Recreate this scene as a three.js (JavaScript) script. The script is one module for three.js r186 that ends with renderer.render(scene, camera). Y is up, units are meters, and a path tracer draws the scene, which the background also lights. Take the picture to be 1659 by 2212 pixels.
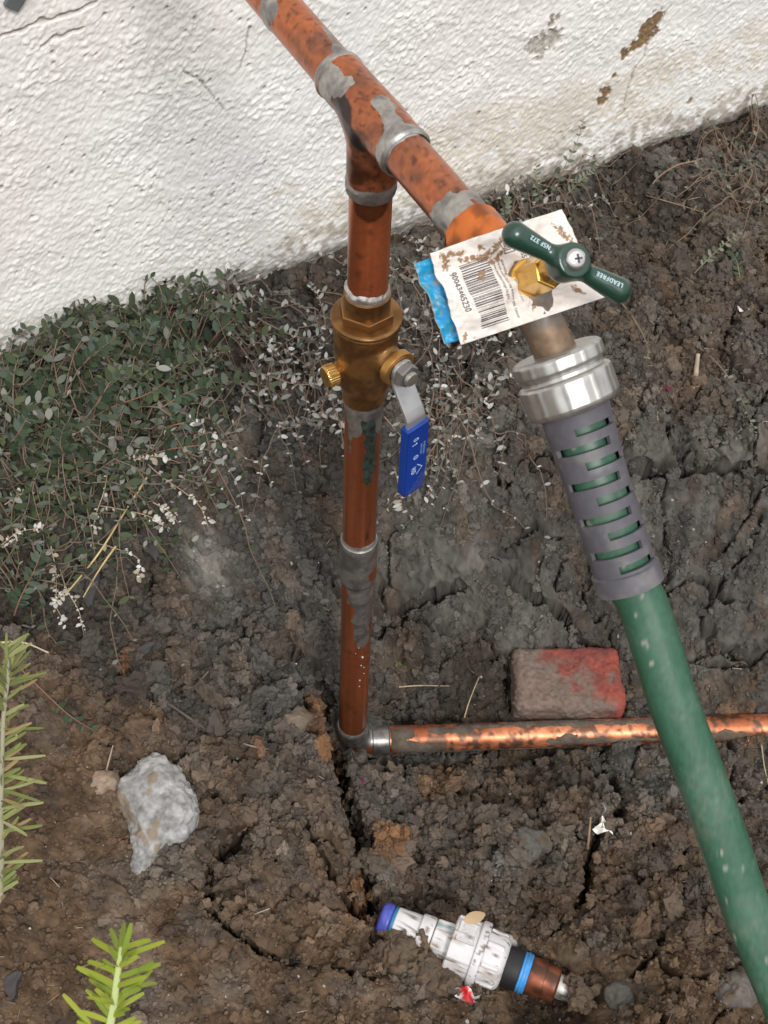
import * as THREE from 'three';
import { mergeGeometries } from 'three/addons/utils/BufferGeometryUtils.js';
import { RoundedBoxGeometry } from 'three/addons/geometries/RoundedBoxGeometry.js';
import { TextGeometry } from 'three/addons/geometries/TextGeometry.js';
import { FontLoader } from 'three/addons/loaders/FontLoader.js';

const scene = new THREE.Scene();
const V = (x, y, z) => new THREE.Vector3(x, y, z);

/* ---------- camera: a phone held above the pipework, looking down at the foot of the wall ---------- */
const FX = 3068, CX = 829.5, CY = 1106;                       // focal length and centre for a 1659 x 2212 picture
const C = V(-0.2809, 0.8327, 0.8264);
const RT = V(0.876, 0.0343, 0.481), DN = V(-0.3599, -0.6174, 0.6995), FW = V(0.321, -0.7859, -0.5285);
const camera = new THREE.PerspectiveCamera(2 * Math.atan(CY / FX) * 180 / Math.PI, 0.75, 0.05, 120);
camera.position.copy(C);
camera.up.copy(DN).negate();
camera.lookAt(C.clone().add(FW));
camera.focus = 0.84;
camera.userData.fStop = 34;
scene.add(camera);

/* ---------- light: bright overcast sky, very soft sun ---------- */
const SUN = V(-0.1, 0.74, 0.64).normalize();
{
  const w = 128, h = 64, d = new Float32Array(w * h * 4);
  for (let j = 0; j < h; j++) for (let i = 0; i < w; i++) {
    const el = ((j + 0.5) / h - 0.5) * Math.PI, az = (i + 0.5) / w * 2 * Math.PI;
    const s = Math.max(0, Math.sin(el));
    const c = 1 + 0.07 * Math.sin(az * 3 + el * 5) * Math.cos(el * 4 + az * 2) + 0.05 * Math.sin(az * 7 - el * 9);
    const L = (0.36 + 0.86 * s) * c, k = (j * w + i) * 4;
    d[k] = L * 0.985; d[k + 1] = L; d[k + 2] = L * 1.035; d[k + 3] = 1;
  }
  const sky = new THREE.DataTexture(d, w, h, THREE.RGBAFormat, THREE.FloatType);
  sky.mapping = THREE.EquirectangularReflectionMapping; sky.magFilter = THREE.LinearFilter; sky.minFilter = THREE.LinearFilter; sky.needsUpdate = true;
  scene.background = sky; scene.environment = sky;
}
const sun = new THREE.DirectionalLight(new THREE.Color(1, 0.97, 0.93), 1.5);
sun.position.copy(SUN).multiplyScalar(4).add(V(0, 0, 0.3));
sun.target.position.set(0.1, 0, 0.3); scene.add(sun.target);
sun.castShadow = true; sun.shadow.radius = 30; sun.shadow.mapSize.set(2048, 2048);
Object.assign(sun.shadow.camera, { left: -1.2, right: 1.2, top: 1.2, bottom: -1.2, near: 0.5, far: 8 });
scene.add(sun);
const renderer = new THREE.WebGLRenderer({ antialias: true });
renderer.toneMapping = THREE.LinearToneMapping;
renderer.toneMappingExposure = 1.35;
renderer.shadowMap.enabled = true;

/* ---------- helpers ---------- */
function rng(seed) { let a = seed >>> 0; return () => { a = (a + 0x6D2B79F5) | 0; let t = Math.imul(a ^ (a >>> 15), 1 | a); t = (t + Math.imul(t ^ (t >>> 7), 61 | t)) ^ t; return ((t ^ (t >>> 14)) >>> 0) / 4294967296; }; }
const hsh = (x, y, z) => { let h = Math.imul(x, 374761393) ^ Math.imul(y, 668265263) ^ Math.imul(z, 2147483647 ^ 912365431); h = Math.imul(h ^ (h >>> 13), 1274126177); h ^= h >>> 16; return (h >>> 0) / 4294967296; };
const sm = (t) => t * t * t * (t * (t * 6 - 15) + 10);
const mix = (a, b, t) => a + (b - a) * t;
const clamp = (x, a = 0, b = 1) => Math.min(b, Math.max(a, x));
const sst = (a, b, x) => { const t = clamp((x - a) / (b - a)); return t * t * (3 - 2 * t); };
function n3(x, y, z) { // value noise, -1..1
  const X = Math.floor(x), Y = Math.floor(y), Z = Math.floor(z), u = sm(x - X), v = sm(y - Y), w = sm(z - Z);
  const l = (k) => mix(mix(hsh(X, Y, k), hsh(X + 1, Y, k), u), mix(hsh(X, Y + 1, k), hsh(X + 1, Y + 1, k), u), v);
  return 2 * mix(l(Z), l(Z + 1), w) - 1;
}
function n2(x, y, s = 0) { const X = Math.floor(x), Y = Math.floor(y), u = sm(x - X), v = sm(y - Y); return 2 * mix(mix(hsh(X, Y, s), hsh(X + 1, Y, s), u), mix(hsh(X, Y + 1, s), hsh(X + 1, Y + 1, s), u), v) - 1; }
const f2 = (x, y, s, o = 3) => { let r = 0, a = 1, t = 0; for (let i = 0; i < o; i++) { r += a * n2(x, y, s + i); t += a; a *= 0.5; x = x * 2.03 + 7.1; y = y * 2.03 - 3.7; } return r / t; };
const f3 = (x, y, z, o = 3) => { let r = 0, a = 1, t = 0; for (let i = 0; i < o; i++) { r += a * n3(x, y, z); t += a; a *= 0.5; x = x * 2.03 + 5.3; y = y * 2.03 - 3.1; z = z * 2.03 + 1.7; } return r / t; };
const W2 = [0, 0, 0];
function worley(x, y, s) { // -> W2 = F1, F2, cell value
  const X = Math.floor(x), Y = Math.floor(y); let a = 9, b = 9, id = 0;
  for (let j = -1; j <= 1; j++) for (let i = -1; i <= 1; i++) {
    const cx = X + i, cy = Y + j, dx = cx + hsh(cx, cy, s) - x, dy = cy + hsh(cx, cy, s + 1) - y, d = dx * dx + dy * dy;
    if (d < a) { b = a; a = d; id = hsh(cx, cy, s + 2); } else if (d < b) b = d;
  }
  W2[0] = Math.sqrt(a); W2[1] = Math.sqrt(b); W2[2] = id;
}
const mc = (a, b, t) => [mix(a[0], b[0], t), mix(a[1], b[1], t), mix(a[2], b[2], t)];
const mul = (a, k) => [a[0] * k, a[1] * k, a[2] * k];
// a pixel of the photograph gives a direction; the distance comes from what the thing touches
const dirOf = (u, v) => RT.clone().multiplyScalar((u - CX) / FX).addScaledVector(DN, (v - CY) / FX).add(FW);
const atDepth = (u, v, z) => C.clone().addScaledVector(dirOf(u, v), z);
const atY = (u, v, y) => { const d = dirOf(u, v); return C.clone().addScaledVector(d, (y - C.y) / d.y); };
const atZ = (u, v, z) => { const d = dirOf(u, v); return C.clone().addScaledVector(d, (z - C.z) / d.z); };
function atPlane(u, v, o, n) { const d = dirOf(u, v); return C.clone().addScaledVector(d, o.clone().sub(C).dot(n) / d.dot(n)); }

const used = {};
function numbered(n) { const k = used[n] = (used[n] ?? -1) + 1; return k ? n + '_' + String(k).padStart(3, '0') : n; }
function tag(o, label, category, group, kind) { o.userData.label = label; o.userData.category = category; if (group) o.userData.group = group; if (kind) o.userData.kind = kind; return o; }
function shadows(m) { m.castShadow = true; m.receiveShadow = true; return m; }
function thing(name, label, category, base, group) { const g = new THREE.Group(); g.name = numbered(name); g.position.copy(base); scene.add(g); return tag(g, label, category, group); }
function part(parent, name, geo, mat) { // geometry in world metres
  let o = V(0, 0, 0), p = parent; while (p) { o.add(p.position); p = p.parent; }
  geo.translate(-o.x, -o.y, -o.z);
  const m = shadows(new THREE.Mesh(geo, mat)); m.name = name; parent.add(m); return m;
}
function solo(name, geo, mat, label, category, group, base) {
  geo.computeBoundingBox(); const b = base || geo.boundingBox.getCenter(V(0, 0, 0)).setY(geo.boundingBox.min.y);
  geo.translate(-b.x, -b.y, -b.z);
  const m = shadows(new THREE.Mesh(geo, mat)); m.name = numbered(name); m.position.copy(b); scene.add(m); return tag(m, label, category, group);
}
function colour(geo, fn) {
  const p = geo.attributes.position, c = new Float32Array(p.count * 3);
  for (let i = 0; i < p.count; i++) { const k = fn(p.getX(i), p.getY(i), p.getZ(i), i); c[3 * i] = k[0]; c[3 * i + 1] = k[1]; c[3 * i + 2] = k[2]; }
  geo.setAttribute('color', new THREE.BufferAttribute(c, 3)); return geo;
}
function displace(geo, fn) { const p = geo.attributes.position, n = geo.attributes.normal; for (let i = 0; i < p.count; i++) { const d = fn(p.getX(i), p.getY(i), p.getZ(i)); p.setXYZ(i, p.getX(i) + n.getX(i) * d, p.getY(i) + n.getY(i) * d, p.getZ(i) + n.getZ(i) * d); } geo.computeVertexNormals(); return geo; }
const std = (o) => new THREE.MeshStandardMaterial(o);
const phys = (o) => new THREE.MeshPhysicalMaterial(o);
const vc = (roughness, metalness = 0, extra = {}) => phys({ color: 0xffffff, vertexColors: true, roughness, metalness, ...extra });
const lin = (r, g, b) => new THREE.Color().setRGB(r, g, b);
function basis(d) { const D = d.clone().normalize(), a = Math.abs(D.y) < 0.9 ? V(0, 1, 0) : V(0, 0, 1), U = a.clone().addScaledVector(D, -a.dot(D)).normalize(); return [U, V(0, 0, 0).crossVectors(D, U), D]; }
function toWorld(geo, o, X, Y, Z) { geo.applyMatrix4(new THREE.Matrix4().makeBasis(X, Y, Z).setPosition(o)); return geo; }
function along(geo, o, d) { const [U, W, D] = basis(d); return toWorld(geo, o, W, D, U); } // local +y runs along d
// tube of varying radius on a list of centre points
function grid(nu, nv, fn, closeU, capped) {
  const pos = [], idx = [], cu = closeU ? nu : nu + 1;
  for (let j = 0; j <= nv; j++) for (let i = 0; i < cu; i++) { const p = fn(i / nu, j / nv); pos.push(p.x, p.y, p.z); }
  for (let j = 0; j < nv; j++) for (let i = 0; i < nu; i++) { const a = j * cu + i, b = j * cu + (i + 1) % cu, c = a + cu, d = b + cu; idx.push(a, b, d, a, d, c); }
  if (capped) for (const j of [0, nv]) { const c = pos.length / 3; let x = 0, y = 0, z = 0; for (let i = 0; i < nu; i++) { const k = (j * cu + i) * 3; x += pos[k]; y += pos[k + 1]; z += pos[k + 2]; } pos.push(x / nu, y / nu, z / nu); for (let i = 0; i < nu; i++) { const a = j * cu + i, b = j * cu + (i + 1) % cu; j ? idx.push(a, b, c) : idx.push(b, a, c); } }
  const g = new THREE.BufferGeometry(); g.setAttribute('position', new THREE.Float32BufferAttribute(pos, 3)); g.setIndex(idx); g.computeVertexNormals(); return g;
}
function pipe(p0, p1, r, nu = 56, step = 0.0012) { // r may be fn(s metres, theta)
  const d = p1.clone().sub(p0), L = d.length(), [U, W, D] = basis(d), nv = Math.max(2, Math.ceil(L / step));
  return grid(nu, nv, (a, b) => { const t = a * 2 * Math.PI, R = typeof r === 'function' ? r(b * L, t) : r; return p0.clone().addScaledVector(D, b * L).addScaledVector(U, R * Math.cos(t)).addScaledVector(W, R * Math.sin(t)); }, true, true);
}
function tube(pts, r, nu = 6, nv = 24, closed = true) { // pts: Vector3 list, r: number or fn(0..1)
  const cu = new THREE.CatmullRomCurve3(pts), fr = cu.computeFrenetFrames(nv, false), P = [];
  for (let j = 0; j <= nv; j++) P.push(cu.getPoint(j / nv));
  return grid(nu, nv, (a, b) => { const j = Math.round(b * nv), t = a * 2 * Math.PI, R = typeof r === 'function' ? r(b, t) : r; return P[j].clone().addScaledVector(fr.normals[j], R * Math.cos(t)).addScaledVector(fr.binormals[j], R * Math.sin(t)); }, true, closed);
}
// hit of a photo pixel on a pipe: length along and angle round
function onPipe(u, v, p0, d, r) {
  const [U, W, D] = basis(d), e = dirOf(u, v), o = C.clone().sub(p0);
  const ex = e.dot(U), ey = e.dot(W), ox = o.dot(U), oy = o.dot(W), A = ex * ex + ey * ey, B = ex * ox + ey * oy, q = B * B - A * (ox * ox + oy * oy - r * r);
  const t = (-B - Math.sqrt(Math.max(0, q))) / A, P = C.clone().addScaledVector(e, t).sub(p0);
  return [P.dot(D), Math.atan2(P.dot(W), P.dot(U))];
}
const aDiff = (a, b) => { let d = (a - b) % (2 * Math.PI); if (d > Math.PI) d -= 2 * Math.PI; if (d < -Math.PI) d += 2 * Math.PI; return d; };
// film of solder, paste or mud lying on a pipe: full shell that dips under the surface where there is none
function film(p0, d, r, s0, s1, mask, th = 0.0007, rough = 0.0003, seed = 1) {
  const D = d.clone().normalize(), nu = 72, L = s1 - s0, nv = Math.ceil(L / 0.0008), [U, W] = basis(d);
  return grid(nu, nv, (a, b) => { const t = a * 2 * Math.PI, s = s0 + b * L, e = Math.min(b, 1 - b) * L; const q = U.clone().multiplyScalar(Math.cos(t)).addScaledVector(W, Math.sin(t)); const P = p0.clone().addScaledVector(D, s);
    const X = P.x + q.x * r, Y = P.y + q.y * r, Z = P.z + q.z * r; let m = mask(s, t) + 0.5 * f3(X * 260, Y * 260, Z * 260 + seed, 3) + 0.55 * n3(X * 95, Y * 95, Z * 95 + seed); m = Math.min(m, (e / 0.002) * 2 - 1); const R = r + 0.7 * th * clamp(m * 1.6, -2, 1) + (m > 0 ? 0.6 * rough * f3(X * 420, Y * 420, Z * 420, 2) * clamp(m * 2) : 0);
    return P.addScaledVector(q, R); }, true, false);
}
const bandMask = (list, r) => (s, t) => { let m = -2; for (const [s0, t0, rs, rt] of list) { const a = (s - s0) / rs, b = rt ? aDiff(t, t0) * r / rt : 0; m = Math.max(m, 1 - Math.sqrt(a * a + b * b)); } return m; };
// surface nets: mesh of a distance field
function nets(sdf, lo, hi, cell) {
  const nx = Math.ceil((hi[0] - lo[0]) / cell) + 2, ny = Math.ceil((hi[1] - lo[1]) / cell) + 2, nz = Math.ceil((hi[2] - lo[2]) / cell) + 2;
  const F = new Float32Array(nx * ny * nz), id = new Int32Array(nx * ny * nz).fill(-1), at = (i, j, k) => (k * ny + j) * nx + i, pos = [], idx = [];
  for (let k = 0; k < nz; k++) for (let j = 0; j < ny; j++) for (let i = 0; i < nx; i++) F[at(i, j, k)] = sdf(lo[0] + (i - 0.5) * cell, lo[1] + (j - 0.5) * cell, lo[2] + (k - 0.5) * cell);
  for (let k = 0; k < nz - 1; k++) for (let j = 0; j < ny - 1; j++) for (let i = 0; i < nx - 1; i++) {
    let x = 0, y = 0, z = 0, n = 0;
    const ed = (a, b, c, A, B, Cc) => { const f = F[at(i + a, j + b, k + c)], g = F[at(i + A, j + B, k + Cc)]; if ((f < 0) !== (g < 0)) { const t = f / (f - g); x += a + (A - a) * t; y += b + (B - b) * t; z += c + (Cc - c) * t; n++; } };
    for (let a = 0; a < 2; a++) for (let b = 0; b < 2; b++) { ed(0, a, b, 1, a, b); ed(a, 0, b, a, 1, b); ed(a, b, 0, a, b, 1); }
    if (n) { id[at(i, j, k)] = pos.length / 3; pos.push(lo[0] + (i - 0.5 + x / n) * cell, lo[1] + (j - 0.5 + y / n) * cell, lo[2] + (k - 0.5 + z / n) * cell); }
  }
  const q = (a, b, c, d, f) => { if (Math.min(a, b, c, d) < 0) return; f ? idx.push(a, b, c, a, c, d) : idx.push(a, c, b, a, d, c); };
  for (let k = 1; k < nz - 1; k++) for (let j = 1; j < ny - 1; j++) for (let i = 1; i < nx - 1; i++) {
    const f = F[at(i, j, k)] < 0;
    if (f !== F[at(i + 1, j, k)] < 0) q(id[at(i, j - 1, k - 1)], id[at(i, j, k - 1)], id[at(i, j, k)], id[at(i, j - 1, k)], f);
    if (f !== F[at(i, j + 1, k)] < 0) q(id[at(i - 1, j, k - 1)], id[at(i - 1, j, k)], id[at(i, j, k)], id[at(i, j, k - 1)], f);
    if (f !== F[at(i, j, k + 1)] < 0) q(id[at(i - 1, j - 1, k)], id[at(i, j - 1, k)], id[at(i, j, k)], id[at(i - 1, j, k)], f);
  }
  const g = new THREE.BufferGeometry(); g.setAttribute('position', new THREE.Float32BufferAttribute(pos, 3)); g.setIndex(idx); g.computeVertexNormals(); return g;
}
const smin = (a, b, k) => { const h = Math.max(k - Math.abs(a - b), 0) / k; return Math.min(a, b) - h * h * k * 0.25; };
const len = Math.hypot;
function lathe(pts, seg = 48) { return new THREE.LatheGeometry(pts.map((p) => new THREE.Vector2(p[0], p[1])), seg); }
console.log('helpers');

/* ---------- ground: clay soil dug away round the pipe ---------- */
const G0 = { x: -0.42, z: -0.02, s: 0.00105, nx: 1070, nz: 700 };
const CTL = [ // photo pixel and height of the soil there, metres (0 = soil at the wall foot)
  [0, 800, 0.0], [200, 735, 0.0], [400, 664, 0.0], [620, 590, 0.0], [829, 518, 0.0], [1060, 438, 0], [1300, 357, 0.0], [1480, 296, 0], [1659, 235, 0.0],
  [1400, 480, -0.012], [1600, 420, -0.004], [1500, 640, -0.02], [1640, 700, -0.02], [1600, 880, -0.035], [1420, 860, -0.03], [1650, 960, -0.04], [1480, 960, -0.045], [1640, 1080, -0.085], [1500, 1080, -0.085], [1380, 1100, -0.09],
  [1500, 1250, -0.125], [1640, 1240, -0.115], [1640, 1400, -0.15], [1500, 1400, -0.165], [1640, 1500, -0.178],
  [1000, 640, -0.004], [1050, 800, -0.025], [950, 900, -0.032], [1060, 950, -0.04], [1000, 1050, -0.058], [880, 1060, -0.062], [1100, 1130, -0.088], [960, 1180, -0.112], [1250, 1180, -0.12], [860, 1270, -0.145], [1000, 1330, -0.155], [1150, 1330, -0.15], [1330, 1320, -0.155],
  [850, 1430, -0.19], [950, 1480, -0.197], [1060, 1470, -0.197], [1230, 1440, -0.19], [1380, 1480, -0.185], [880, 1550, -0.197], [1060, 1540, -0.197], [1250, 1550, -0.198], [1500, 1530, -0.19],
  [760, 1600, -0.205], [760, 1500, -0.195], [740, 1400, -0.16], [880, 1650, -0.205], [1100, 1650, -0.2], [1350, 1640, -0.197], [1550, 1640, -0.19],
  [850, 1740, -0.19], [1100, 1760, -0.18], [1280, 1740, -0.18], [1400, 1720, -0.178], [900, 1880, -0.178], [1080, 1880, -0.17], [1250, 1870, -0.172], [1450, 1850, -0.155], [860, 1990, -0.192], [1000, 1990, -0.178], [1150, 1990, -0.165], [1350, 1980, -0.14], [1480, 2050, -0.12],
  [1300, 2120, -0.13], [1450, 2200, -0.105], [1200, 2200, -0.14], [1050, 2205, -0.14], [900, 2170, -0.14], [860, 2100, -0.155],
  [700, 1340, -0.13], [600, 1150, -0.06], [500, 1060, -0.035], [480, 1250, -0.088], [620, 1400, -0.115], [480, 1450, -0.1], [660, 1560, -0.125], [560, 1600, -0.11], [690, 1760, -0.122], [600, 1740, -0.112], [480, 1720, -0.1],
  [700, 1900, -0.125], [780, 2020, -0.14], [560, 1900, -0.112], [420, 1900, -0.095], [330, 1750, -0.095], [250, 1550, -0.075], [100, 1450, -0.06], [300, 1330, -0.06], [120, 1200, -0.04], [300, 1080, -0.02], [120, 950, -0.01], [450, 880, -0.012], [650, 880, -0.025], [700, 750, -0.004],
  [100, 1700, -0.072], [60, 1950, -0.075], [250, 2000, -0.085], [450, 2080, -0.095], [650, 2130, -0.115], [300, 2190, -0.085], [600, 2205, -0.105], [20, 2180, -0.075],
].map(([u, v, y]) => { const p = atY(u, v, y); return [p.x, p.z, y]; });
CTL.push([-0.6, 0.1, 0], [-0.6, 0.5, -0.06], [-0.4, 0.9, -0.08], [0.1, 1.0, -0.1], [0.5, 0.9, -0.09], [0.8, 0.5, -0.06], [0.9, 0.1, -0.01], [0.5, 0.62, -0.13]);
const TPS = (() => { // thin plate spline through those heights
  const n = CTL.length, N = n + 3, A = Array.from({ length: N }, () => new Float64Array(N + 1)), U = (q) => (q < 1e-12 ? 0 : 0.5 * q * Math.log(q));
  for (let i = 0; i < n; i++) { for (let j = 0; j < n; j++) { const dx = CTL[i][0] - CTL[j][0], dz = CTL[i][1] - CTL[j][1]; A[i][j] = U(dx * dx + dz * dz); } A[i][i] += 0.0012; A[i][n] = A[n][i] = 1; A[i][n + 1] = A[n + 1][i] = CTL[i][0]; A[i][n + 2] = A[n + 2][i] = CTL[i][1]; A[i][N] = CTL[i][2]; }
  for (let c = 0; c < N; c++) { let p = c; for (let r = c + 1; r < N; r++) if (Math.abs(A[r][c]) > Math.abs(A[p][c])) p = r; [A[c], A[p]] = [A[p], A[c]]; for (let r = 0; r < N; r++) if (r !== c) { const k = A[r][c] / A[c][c]; if (k) for (let q = c; q <= N; q++) A[r][q] -= k * A[c][q]; } }
  const w = A.map((r, i) => r[N] / r[i]);
  return (x, z) => { let s = w[n] + w[n + 1] * x + w[n + 2] * z; for (let i = 0; i < n; i++) { const dx = x - CTL[i][0], dz = z - CTL[i][1]; s += w[i] * U(dx * dx + dz * dz); } return clamp(s, -0.23, 0.03); };
})();
function march(u, v, H) { const d = dirOf(u, v); let t = 0.7, p = V(0, 0, 0); for (; t < 1.7; t += 0.0015) { p.copy(C).addScaledVector(d, t); if (p.y < H(p.x, p.z)) break; } return p; }
const CRACKS = [ // photo pixels, half width, depth in metres
  [[[672, 1440], [688, 1500], [706, 1550], [722, 1610], [736, 1680], [758, 1740], [778, 1800], [790, 1880], [806, 1960]], 0.0115, 0.065],
  [[[806, 1364], [850, 1337], [890, 1312], [945, 1285], [990, 1262]], 0.0085, 0.05],
  [[[1105, 1236], [1150, 1268], [1200, 1300], [1232, 1338], [1262, 1380], [1300, 1395]], 0.007, 0.04],
  [[[1366, 1008], [1420, 1014], [1480, 1008], [1540, 998], [1600, 1006], [1665, 1012]], 0.010, 0.05],
  [[[1296, 1615], [1318, 1690], [1342, 1745], [1330, 1775]], 0.0065, 0.04],
  [[[1292, 1795], [1272, 1870], [1262, 1930], [1235, 1975], [1200, 2010]], 0.005, 0.04],
  [[[540, 1770], [490, 1815], [458, 1862], [450, 1925]], 0.0075, 0.045], [[[455, 1960], [492, 2002], [560, 2045], [600, 2056]], 0.004, 0.03],
  [[[640, 1775], [700, 1860], [740, 1925], [775, 1985]], 0.0035, 0.03], [[[1478, 1420], [1560, 1440], [1620, 1436], [1662, 1400]], 0.0035, 0.03],
  [[[1560, 1190], [1600, 1140], [1640, 1065], [1662, 1050]], 0.003, 0.025], [[[800, 1655], [880, 1646], [1000, 1642], [1150, 1628], [1300, 1618]], 0.007, 0.02],
  [[[1092, 1420], [1098, 1480], [1112, 1545]], 0.005, 0.025], [[[1430, 1285], [1500, 1248], [1560, 1290], [1590, 1300]], 0.003, 0.025], [[[1230, 377], [1300, 352], [1400, 318], [1500, 285], [1600, 250]], 0.008, 0.03],
  [[[1120, 1160], [1160, 1135], [1210, 1150]], 0.003, 0.025], [[[1150, 1000], [1190, 1012], [1235, 1032]], 0.0045, 0.03], [[[620, 2075], [700, 2085], [760, 2100], [850, 2115]], 0.005, 0.03], [[[1370, 2100], [1415, 2060], [1440, 2010]], 0.0045, 0.03], [[[1200, 1395], [1120, 1400], [1060, 1420]], 0.004, 0.015],
  [[[700, 1500], [690, 1465], [660, 1440]], 0.012, 0.05], [[[1480, 1690], [1520, 1660], [1570, 1670]], 0.003, 0.025], [[[790, 1900], [815, 1930], [820, 1975]], 0.007, 0.04], [[[560, 1040], [600, 1075], [650, 1080], [700, 1060]], 0.0035, 0.02], [[[1560, 1560], [1590, 1640], [1580, 1700]], 0.0025, 0.02],
].map(([pts, w, d]) => { const q = pts.map(([u, v]) => march(u, v, TPS)).map((p) => [p.x, p.z]); return { q, w, d, lo: [Math.min(...q.map((p) => p[0])) - 0.03, Math.min(...q.map((p) => p[1])) - 0.03], hi: [Math.max(...q.map((p) => p[0])) + 0.03, Math.max(...q.map((p) => p[1])) + 0.03] }; });
function segD(px, pz, a, b) { const dx = b[0] - a[0], dz = b[1] - a[1], t = clamp(((px - a[0]) * dx + (pz - a[1]) * dz) / (dx * dx + dz * dz)); return len(px - a[0] - t * dx, pz - a[1] - t * dz); }
// what the soil is like: [u, v, height hint, lumpiness, colour index]
const GREY = [0.07, 0.065, 0.058], BROWN = [0.108, 0.068, 0.04], CLAY = [0.135, 0.125, 0.108], DARK = [0.052, 0.042, 0.033], RUST = [0.17, 0.08, 0.03], WET = [0.042, 0.035, 0.027], DULL = [0.07, 0.06, 0.05];  // GREY set darker, with some of the pit's shade put into its colour
const ZONES = [
  [100, 2100, 0.15, BROWN], [300, 1990, 0.12, BROWN], [450, 2130, 0.12, BROWN], [150, 1750, 0.12, BROWN], [60, 1600, 0.2, BROWN], [280, 1600, 0.7, BROWN], [560, 1900, 0.6, mc(BROWN, GREY, 0.3)], [700, 2000, 0.4, BROWN], [900, 2180, 0.25, BROWN], [1250, 2190, 0.25, BROWN], [1450, 2130, 0.4, BROWN], [1450, 1950, 1, BROWN], [1350, 1850, 1, mc(BROWN, DARK, 0.3)], [1000, 1850, 1.1, mc(BROWN, GREY, 0.4)], [1150, 1700, 0.8, mc(BROWN, GREY, 0.4)], [1400, 1680, 0.3, GREY], [1600, 1700, 0.2, mc(GREY, BROWN, 0.3)], [850, 1800, 1, mc(GREY, BROWN, 0.3)],
  [600, 1550, 1.3, mc(GREY, DARK, 0.2)], [480, 1700, 1.4, mc(BROWN, DARK, 0.3)], [650, 1700, 0.5, mc(GREY, BROWN, 0.5)], [450, 1450, 1.3, DULL], [300, 1400, 1.1, DARK], [150, 1350, 1, DARK], [600, 1350, 1.2, GREY], [460, 1230, 0.2, mc(GREY, CLAY, 0.3)], [550, 1100, 0.9, GREY], [640, 1020, 0.9, GREY],
  [950, 1100, 0.5, GREY], [1100, 1150, 0.45, GREY], [1000, 1300, 0.5, mc(GREY, CLAY, 0.2)], [1200, 1250, 0.4, GREY], [1450, 1150, 0.3, GREY], [1600, 1250, 0.2, GREY], [1600, 1450, 0.15, GREY], [1400, 1000, 0.35, mc(GREY, CLAY, 0.3)], [900, 1430, 0.7, mc(GREY, BROWN, 0.3)], [1020, 1480, 0.25, WET], [1000, 1440, 0.3, mc(WET, BROWN, 0.3)], [900, 1530, 0.9, GREY],
  [1500, 600, 0.8, mc(DARK, BROWN, 0.35)], [1400, 450, 0.8, DARK], [1620, 500, 0.8, mc(DARK, BROWN, 0.5)], [1500, 800, 0.8, mc(DARK, BROWN, 0.4)], [1350, 900, 0.8, mc(GREY, DARK, 0.4)], [1620, 850, 0.8, DULL], [1000, 700, 0.8, DARK], [700, 750, 0.8, DARK], [300, 900, 0.8, DARK], [700, 900, 0.8, DULL], [1050, 900, 0.9, DULL], [100, 1050, 0.8, DARK], [300, 1150, 0.9, DARK],
].map(([u, v, r, c]) => { const p = march(u, v, TPS); return [p.x, p.z, r, c]; });
const SPOTS = [ // patches of other soil: pixel, radius in metres, colour
  [455, 1225, 0.022, CLAY], [690, 1315, 0.014, CLAY], [1085, 920, 0.014, mc(CLAY, GREY, 0.3)], [1150, 1340, 0.03, mc(CLAY, GREY, 0.5)], [845, 1830, 0.016, RUST], [880, 1820, 0.012, RUST], [700, 1610, 0.013, RUST], [712, 1650, 0.01, RUST], [690, 1560, 0.012, mc(RUST, BROWN, 0.4)], [770, 1975, 0.012, mc(RUST, BROWN, 0.2)], [760, 1910, 0.009, RUST], [1600, 1570, 0.02, mc(RUST, BROWN, 0.6)], [1010, 1490, 0.022, WET], [1040, 1455, 0.02, WET], [980, 1545, 0.012, WET], [1080, 1870, 0.018, CLAY], [960, 1690, 0.025, mc(BROWN, RUST, 0.15)], [1250, 960, 0.02, mc(CLAY, GREY, 0.4)], [1560, 980, 0.03, mc(CLAY, GREY, 0.5)], [270, 1440, 0.006, RUST], [560, 1640, 0.007, mc(RUST, GREY, 0.3)],
].map(([u, v, r, c]) => { const p = march(u, v, TPS); return [p.x, p.z, r, c]; });
function zone(x, z, out) { let w = 0, r = 0, a = 0, b = 0, c = 0; for (const q of ZONES) { const dx = x - q[0], dz = z - q[1], k = 1 / ((dx * dx + dz * dz) ** 2 + 1e-7); w += k; r += k * q[2]; a += k * q[3][0]; b += k * q[3][1]; c += k * q[3][2]; } out[0] = r / w; out[1] = a / w; out[2] = b / w; out[3] = c / w; }
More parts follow.
